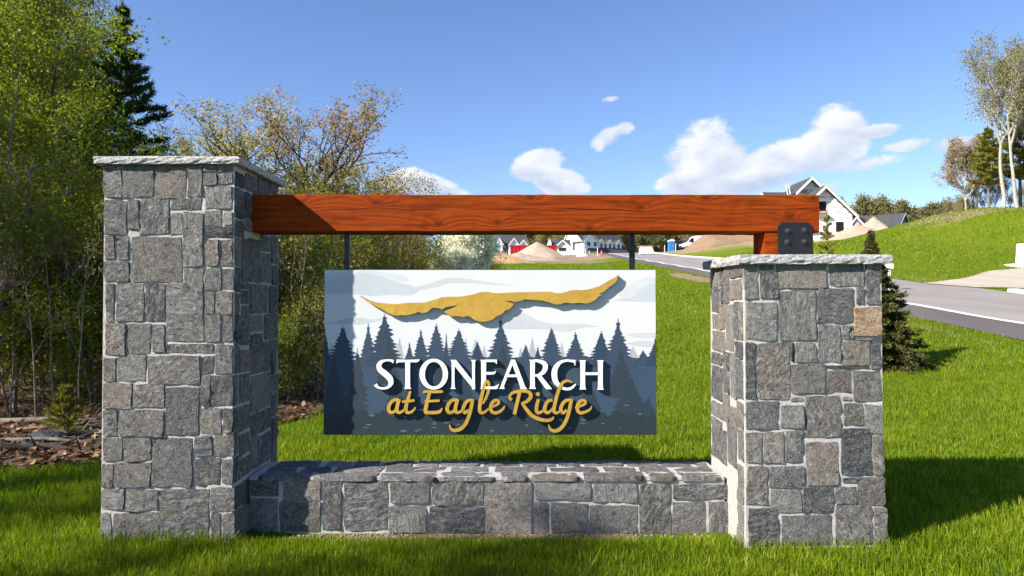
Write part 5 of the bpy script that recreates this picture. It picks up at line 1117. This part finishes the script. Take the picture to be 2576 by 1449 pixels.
# --- small white cottage between the dumpster and the townhouse
lx, ly = GX(1412, 150), 150.0; hz = Hf(lx, ly)-.2
E_ = thing('white_cottage', 'small white cottage with dark roof between the red dumpster and the white townhouse', 'house', (lx, ly, hz))
MB().prism([(-2.1, 0, -1), (1.7, 0, -1), (1.7, 0, 2.3), (.3, 0, 3.4), (-1.1, 0, 2.3), (-2.1, 0, 2.3)], (0, 6, 0)).build('wall', MAT['siding_white'], E_)
roof_x(E_, -2.2, 1.9, .5, 6, 2.4, 2.4, 3.9, 3.2); roof_y(E_, -1.1, 1.7, -.1, 3, 2.3, 3.5, .25)
window(E_, -.5, 1.2, 1.1, 2.0, 0); MB().prism([(-3.0, .3, -1), (-2.12, .3, -1), (-2.12, .3, 3.0), (-2.5, .3, 3.9), (-3.0, .3, 2.6)], (0, 4, 0)).build('side_gable', MAT['siding_white'], E_)

# --- house in white building wrap on the rise
y0 = 95.0; q = lambda u, v, y=y0: P(u, v, y)
bx = q(2072, 600).x; zb = Hf(bx, y0)-.3
A_ = thing('wrapped_house', 'half-built house covered in printed white building wrap behind the beam end', 'house', (bx, y0, zb))
def lo(u, v, y=y0): p = P(u, v, y); return (p.x-bx, p.z-zb)
apx = lo(2072, 472); er = lo(2144, 541); wl = -er[0]*1.0
MB().prism([(wl, 0, -2), (er[0], 0, -2), (er[0], 0, er[1]), (0, 0, apx[1]), (wl, 0, er[1])], (0, 9, 0)).build('wrapped_wall', MAT['house_wrap'], A_)
roof_y(A_, wl, er[0], 0, 9, er[1]+.03, apx[1]+.05, .42, .2, oy=.9, trim=.5)
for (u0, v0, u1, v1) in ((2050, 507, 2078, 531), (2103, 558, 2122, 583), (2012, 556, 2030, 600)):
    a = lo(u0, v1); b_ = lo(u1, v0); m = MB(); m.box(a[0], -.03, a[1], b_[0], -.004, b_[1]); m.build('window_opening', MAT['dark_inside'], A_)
# main range to the left with its ridge along the house, and the tall upper gable
ml = lo(1940, 478, 99); xr = -1.0
rz_ = ml[1]
MB().prism([(ml[0], 3.0, -2), (ml[0], 11, -2), (ml[0], 11, rz_-2.6), (ml[0], 7, rz_-.1), (ml[0], 3.0, rz_-2.6)], (xr-ml[0], 0, 0)).build('main_wall', MAT['house_wrap'], A_)
roof_x(A_, ml[0], xr+1, 3, 11, rz_-2.6, rz_-2.6, rz_, 7, .3, .16, 'main_roof')
ua = lo(2039, 450, 98); ul = lo(2006, 482, 98)
hw_ = ua[0]-ul[0]
MB().prism([(ua[0]-hw_, 3.2, ul[1]-2), (ua[0]+hw_, 3.2, ul[1]-2), (ua[0]+hw_, 3.2, ul[1]), (ua[0], 3.2, ua[1]-.1), (ua[0]-hw_, 3.2, ul[1])], (0, 6, 0)).build('upper_wall', MAT['house_wrap'], A_)
roof_y(A_, ua[0]-hw_, ua[0]+hw_, 3.2, 9.2, ul[1]+.03, ua[1]+.05, .45, .18, oy=.8, trim=.5)
a = lo(2033, 476); MB().box(a[0]+.4, 3.1, a[1]-.1, a[0]+1.3, 3.19, a[1]+.5).build('bare_sheathing', MAT['timber_new'], A_)
a = lo(2046, 610); b_ = lo(2076, 600); MB().box(wl-.3, -1.6, -2, a[0]+.9, -.02, lo(2046, 590)[1]).build('porch_wall', MAT['house_wrap'], A_)
m = MB(); z_ = lo(2046, 588)[1]; quad_slab(m, (wl-.6, -1.9, z_), (a[0]+1.2, -1.9, z_), (a[0]+1.2, 0, z_+1.0), (wl-.6, 0, z_+1.0), .12); m.build('porch_roof', MAT['house_wrap'], A_)
a = lo(2052, 533); tag(MB().box(bx+a[0]-.6, y0-.8, zb+a[1]-.25, bx+a[0]+1.4, y0-.03, zb+a[1]-.10).build('scaffold_plank', MAT['timber_new']), 'wooden plank fixed under the upper window of the wrapped house', 'plank')
m = MB(); m.prism([(bx+a[0]-.2, y0-.5, zb+a[1]-.08), (bx+a[0]+.5, y0-.5, zb+a[1]-.08), (bx+a[0]+.35, y0-.5, zb+a[1]+.35), (bx+a[0]+.05, y0-.5, zb+a[1]+.5)], (0, .3, 0)); tag(m.build('red_bundle', MAT['red_cloth'], bevel=.03), 'small red bundle on the plank below the open window', 'bundle')
la = lo(1972, 492, 100.5); lb = lo(1977, 468, 100.5)
tl = thing('ladder', 'aluminium ladder leaning over the roof of the wrapped house', 'ladder', (bx+la[0], y0+3.6, zb+la[1]-1.2))
for dx in (0, .42): MB().tube((dx, 0, 0), (dx+.25, 1.9, 2.9), .045, .045, 6).build('rail', MAT['trim_white'], tl)
for i in range(8):
    f_ = (i+.6)/8.4; MB().tube((.25*f_, 1.9*f_, 2.9*f_), (.42+.25*f_, 1.9*f_, 2.9*f_), .025, .025, 5).build('rung', MAT['trim_white'], tl)
# --- slate-grey house with garage gables
lx, ly = GX(2262, 148), 148.0; hz = Hf(lx, ly)
z_e = P(2262, 567, 148).z-hz
B_ = thing('grey_house', 'low dark grey house with white-trimmed gable behind the sand heaps', 'house', (lx, ly, hz), R(-42))
MB().prism([(0, 0, -3), (0, 10, -3), (0, 10, z_e), (0, 5, z_e+3.0), (0, 0, z_e)], (-9.5, 0, 0)).build('wall', MAT['siding_slate'], B_)
roof_x(B_, -9.5, 0, 0, 10, z_e, z_e, z_e+3.05, 5, .4)
MB().prism([(-9.6, -1.6, -3), (-6.0, -1.6, -3), (-6.0, -1.6, z_e), (-7.8, -1.6, z_e+2.2), (-9.6, -1.6, z_e)], (0, 5, 0)).build('front_gable', MAT['siding_slate'], B_); roof_y(B_, -9.6, -6.0, -1.6, 4, z_e, z_e+2.3, .4, trim=.5)
m = MB(); m.prism([(-8.7, -1.72, z_e+.1), (-6.9, -1.72, z_e+.1), (-7.8, -1.72, z_e+1.25)], (0, .1, 0)); m.build('truss_panel', MAT['timber_new'], B_)
MB().box(-9.7, -1.8, z_e-.2, -5.9, -1.65, z_e+.1).build('truss_beam', MAT['trim_white'], B_)
window(B_, 3.0, z_e-1.5, 3.9, z_e-.5, 0, 'x', out=.05); window(B_, -3.4, z_e-1.8, -2.6, z_e-.7, 0)
MB().box(-19, 1, -3, -9.62, 9, z_e-.6).build('garage_wall', MAT['siding_slate'], B_); roof_x(B_, -19, -9.6, 1, 9, z_e-.6, z_e-.6, z_e+1.6, 5, .2)
for x in (-17.2, -13.4):
    MB().prism([(x-1.5, -.6, -3), (x+1.5, -.6, -3), (x+1.5, -.6, z_e-1.0), (x, -.6, z_e+.7), (x-1.5, -.6, z_e-1.0)], (0, 3, 0)).build('garage_gable', MAT['trim_white'], B_); roof_y(B_, x-1.5, x+1.5, -.6, 3, z_e-1.0, z_e+.75, .25)
    MB().box(x-1.1, -.66, -2.5, x+1.1, -.605, z_e-1.1).build('garage_door', MAT['dark_inside'], B_)

# ================================================================== heaps
def heap(label, x, y, rx, ry, h, mat, seed, name='sand_heap', cat='sand heap', sharp=1.0, group=None):
    g = np.random.default_rng(seed); n, m = 16, 36; V = [(0, 0, h)]; ph = g.uniform(0, 6.28, 8)
    for i in range(1, n+1):
        r_ = i/n
        for j in range(m):
            a = 2*np.pi*j/m; k = 1+.10*np.sin(2*a+ph[0])+.07*np.sin(3*a+ph[1])+.05*np.sin(7*a+ph[2]+r_*3)
            z = h*((1-r_)**sharp*(1-.15*r_)+.06*np.sin(5*r_+3*a+ph[3])*(1-r_)*r_*2)+g.normal(0, .012*h)*(1-r_)
            px_, py_ = rx*r_*k*np.cos(a), ry*r_*k*np.sin(a); base = Hf(x+px_, y+py_)-Hf(x, y)
            V.append((px_, py_, z+base-(.25 if i == n else 0)))
    Fs = [(0, 1+j, 1+(j+1) % m) for j in range(m)]
    for i in range(n-1):
        for j in range(m):
            a = 1+i*m+j; b = 1+i*m+(j+1) % m; Fs += [(a, a+m, b+m), (a, b+m, b)]
    me = np_mesh(name, V, Fs, True); tag(obj(name, me, MAT[mat], None, (x, y, Hf(x, y))), label, cat, group)
heap('tall pale sand heap piled in front of the red dumpster', GX(1352, 104), 104, 4.9, 4.5, 2.6, 'sand', 1, sharp=.95)
heap('low orange sand heap beside the blossom bush', GX(1262, 84), 84, 3.8, 3.2, 1.3, 'orange_sand', 2, sharp=1.1)
heap('spread pale sand heap at the foot of the tall one', GX(1305, 96), 96, 5.5, 3.5, 1.1, 'sand', 3, sharp=1.3)
heap('big brown earth heap with dry weeds partly hiding the white van', GX(1862, 108), 108, 9.5, 5, 4.4, 'loam', 4, 'earth_heap', 'earth heap', sharp=.8)
heap('brown earth heap beside the post stub next to the big one', GX(1790, 105), 105, 4.5, 4, 1.7, 'loam', 7, 'earth_heap', 'earth heap', sharp=1.0)
heap('pale sand heap rising in front of the grey house', GX(2200, 92), 92, 3.9, 4, 3.1, 'sand', 5, sharp=.95)
heap('long pale sand bank below the wrapped house', GX(2160, 88), 88, 6.0, 3.5, 1.9, 'sand', 6, sharp=1.1)
heap('tan sand bank along the crest of the green hill', GX(2392, 80), 80, 6.0, 4, 1.9, 'orange_sand', 8, sharp=1.0)
heap('tan earth mound under the hilltop trees', GX(2395, 72), 72, 5.0, 3, 1.0, 'orange_sand', 9, 'earth_mound', 'earth mound', sharp=1.1)

# ================================================================== site things
plain('dumpster_red', (0.45, 0.012, 0.012), 0.5, 0.2, 1.5); plain('toilet_blue', (0.03, 0.19, 0.50), 0.5, 0.1); plain('van_white', (0.80, 0.80, 0.80), 0.3, 0.02); plain('rubber', (0.015, 0.015, 0.015), 0.8)
plain('dumpster_black', (0.02, 0.02, 0.022), 0.6, 0.3); plain('drum_red', (0.6, 0.05, 0.03), 0.5); plain('plywood', (0.50, 0.30, 0.18), 0.8, 0.15); plain('lamp_lens', (0.5, 0.5, 0.48), 0.2)
x0 = GX(1284, 118); x1 = GX(1400, 118); yD = 118.0; zD = Hf((x0+x1)/2, yD)
zt = P(1300, 620, yD).z-zD; zt = max(1.6, zt)
t_ = thing('red_dumpster', 'red roll-off dumpster with ribbed sides behind the tall sand heap', 'dumpster', ((x0+x1)/2, yD, zD)); hw_ = (x1-x0)/2
MB().prism([(-hw_, -1.2, .1), (hw_, -1.2, .1), (hw_, -1.2, zt), (-hw_, -1.2, zt)], (0, .08, 0)).build('side_wall', MAT['dumpster_red'], t_)
MB().box(-hw_, -1.12, .1, -hw_+.08, 1.2, zt).build('end_wall', MAT['dumpster_red'], t_); MB().box(hw_-.08, -1.12, .1, hw_, 1.2, zt).build('end_wall', MAT['dumpster_red'], t_)
MB().box(-hw_+.08, 1.12, .1, hw_-.08, 1.2, zt).build('side_wall', MAT['dumpster_red'], t_); MB().box(-hw_+.08, -1.12, .1, hw_-.08, 1.12, .2).build('floor', MAT['dumpster_red'], t_)
for i in range(13):
    x = -hw_+.15+i*(2*hw_-.3)/12; MB().box(x-.05, -1.32, .1, x+.05, -1.205, zt-.1).build('rib', MAT['dumpster_red'], t_)
MB().box(-hw_-.05, -1.3, zt+.002, hw_+.05, -1.05, zt+.1).build('top_rail', MAT['dumpster_red'], t_)
for x in (-hw_+.5, hw_-.5): MB().tube((x, -1.15, .12), (x, -.9, .12), .16, .16, 10).build('roller', MAT['rubber'], t_)

def facing(name, label, cat, u, y): x = GX(u, y); return thing(name, label, cat, (x, y, Hf(x, y)))
t_ = facing('portable_toilet', 'blue portable toilet with white roof beside the white van', 'toilet', 1689, 132)
MB().box(-.55, -.55, .05, .55, .55, 2.0).build('cabin', MAT['toilet_blue'], t_, bevel=.03)
d = MB().box(-.36, -.585, .15, .36, -.555, 1.85).build('door', MAT['toilet_blue'], t_); MB().box(.22, -.61, .95, .3, -.587, 1.15).build('latch', MAT['trim_white'], d)
MB().prism([(-.6, -.6, 2.0), (.6, -.6, 2.0), (.5, -.6, 2.22), (.2, -.6, 2.34), (-.2, -.6, 2.34), (-.5, -.6, 2.22)], (0, 1.2, 0)).build('roof', MAT['trim_white'], t_)
MB().box(-.6, -.6, 0, .6, .6, .05).build('skid', MAT['rubber'], t_)
t_ = facing('black_container', 'black ribbed waste container between the blue toilet and the van', 'container', 1705, 134)
MB().box(-.75, -.8, .12, .9, .9, 2.15).build('box', MAT['dumpster_black'], t_)
for x in (-.6, -.2, .2, .6): MB().box(x-.04, -.88, .15, x+.04, -.805, 2.1).build('rib', MAT['dumpster_black'], t_)
MB().box(-.85, -.9, 2.152, 1.6, 1.0, 2.25).build('lid', MAT['siding_slate'], t_)
MB().box(-.6, -.5, 0, .7, .6, .12).build('skid', MAT['rubber'], t_)
# van seen from its side, nose to the road
t_ = facing('white_van', 'white high-roofed cargo van half hidden by the big earth heap', 'van', 1752, 128)
L_ = 6.0; prof = [(-3.0, .45), (-2.98, .95), (-2.75, 1.12), (-1.95, 1.35), (-1.25, 2.2), (-.8, 2.48), (-.2, 2.58), (2.9, 2.60), (3.0, 2.4), (3.0, .45)]
MB().prism([(x, -1.0, z) for x, z in prof], (0, 2.0, 0)).build('body', MAT['van_white'], t_, bevel=.04)
for y_, th in ((-1.035, .03), (1.005, .03)):
    m = MB(); m.prism([(-1.75, y_, 1.42), (-1.18, y_, 2.12), (-.75, y_, 2.12), (-.75, y_, 1.42)], (0, th, 0)); m.build('side_window', MAT['window_glass'], t_)
m = MB(); quad_slab(m, (-1.93, -.85, 1.37), (-1.93, .85, 1.37), (-1.27, .85, 2.18), (-1.27, -.85, 2.18), .03); m.build('windscreen', MAT['window_glass'], t_)
MB().box(-3.1, -.98, .35, -2.9, .98, .75).build('bumper', MAT['rubber'], t_); MB().box(-2.9, -1.02, .32, 2.95, 1.02, .47).build('sill', MAT['rubber'], t_)
for y_ in (-.95, .6): MB().box(-3.04, y_, .85, -2.7, y_+.35, 1.08).build('headlight', MAT['lamp_lens'], t_)
for x in (-2.0, 1.8):
    for y_ in (-1.03, .80):
        w = MB().tube((x, y_, .36), (x, y_+.23, .36), .36, .36, 18).build('wheel', MAT['rubber'], t_); MB().tube((x, y_-.01, .36), (x, y_+.24, .36), .2, .2, 10).build('rim', MAT['lamp_lens'], w)
MB().box(-1.35, -1.28, 1.4, -1.2, -1.02, 1.7).build('mirror', MAT['rubber'], t_); MB().box(-.72, -1.012, .9, 1.6, -1.002, .96).build('side_moulding', MAT['rubber'], t_)
t_ = facing('white_skip_box', 'white tapered skip box beside the kerb with boards across its top', 'skip', 1627, 112)
m = MB(); m.add([(-1.1, -.8, .05), (1.2, -.8, .05), (1.2, .8, .05), (-1.1, .8, .05), (-1.1, -.8, 1.15), (.75, -.8, 1.15), (.75, .8, 1.15), (-1.1, .8, 1.15)], [(3, 2, 1, 0), (4, 5, 6, 7), (0, 1, 5, 4), (1, 2, 6, 5), (2, 3, 7, 6), (3, 0, 4, 7)]); m.build('body', MAT['trim_white'], t_, bevel=.02)
MB().box(-1.0, -.7, 0, .9, .7, .05).build('skid', MAT['rubber'], t_); MB().box(-1.12, -.83, 1.152, .78, .83, 1.2).build('rim', MAT['concrete'], t_)
xx = t_.location
for i, (dx, dz, a) in enumerate(((-.35, 1.201, .04), (-.1, 1.262, -.05), (.1, 1.325, .08))):
    o = MB().box(-1.2, -.45, 0, 1.0, .45, .055).build('board', MAT['plywood']); o.location = (xx[0]+dx, xx[1]-.1, xx[2]+dz); o.rotation_euler = (0, 0, a)
    tag(o, ('lowest', 'middle', 'topmost')[i]+' tan board stacked on the white skip box', 'board')
t_ = facing('concrete_riser', 'pair of white concrete risers on a base slab in front of the townhouse', 'concrete riser', 1464, 112)
MB().box(-.85, -.5, -.1, .85, .5, .18).build('base', MAT['trim_white'], t_); MB().box(-.5, -.2, .18, -.22, .2, 1.75).build('riser', MAT['trim_white'], t_); MB().box(.12, -.2, .18, .38, .2, 2.1).build('riser', MAT['trim_white'], t_)
m = MB(); m.tube((.62, .1, .18), (.62, .1, 1.3), .2, .2, 12); m.build('tank', MAT['garage_panel'], t_)
t_ = facing('traffic_drum', 'red traffic drum on the lawn edge by the road', 'traffic drum', 1514, 108); t_.scale = (.6, .6, .8)
m = MB(); m.tube((0, 0, 0), (0, 0, .1), .36, .36, 12); m.tube((0, 0, .1), (0, 0, 1.0), .28, .2, 12); m.build('drum', MAT['drum_red'], t_); MB().tube((0, 0, .55), (0, 0, .7), .242, .225, 12).build('band', MAT['trim_white'], t_)
for i, (u, y) in enumerate(((1503, 106), (1700, 118), (1672, 120))):
    x = GX(u, y); tag(MB().tube((x, y, Hf(x, y)-.2), (x+.05, y, Hf(x, y)+1.3), .05, .05, 6).build('survey_stake', MAT['trim_white']), ('white survey stake beside the red traffic drum', 'white survey stake near the blue portable toilet', 'white survey stake near the white skip box')[i], 'stake')
for i, (u, y, label) in enumerate(((2238, 31.5, 'white utility marker post beside the spruce at the edge of the road'), (2572, 43.5, 'white concrete base block at the end of the gravel drive'))):
    t_ = facing('marker_post' if i == 0 else 'concrete_block', label, 'post' if i == 0 else 'block', u, y)
    if i == 0: MB().box(-.04, -.04, -.2, .04, .04, .95).build('post', MAT['trim_white'], t_); MB().box(-.1, -.2, .95, .1, .2, 1.2).build('box', MAT['trim_white'], t_, bevel=.02)
    else: MB().box(-.55, -.5, -.1, 1.6, .9, .2).build('base', MAT['trim_white'], t_); m = MB(); m.prism([(-.05, -.4, .2), (1.2, -.4, .2), (1.1, -.4, 1.5), (.05, -.4, 1.5)], (0, .9, 0)); m.build('upright', MAT['trim_white'], t_)
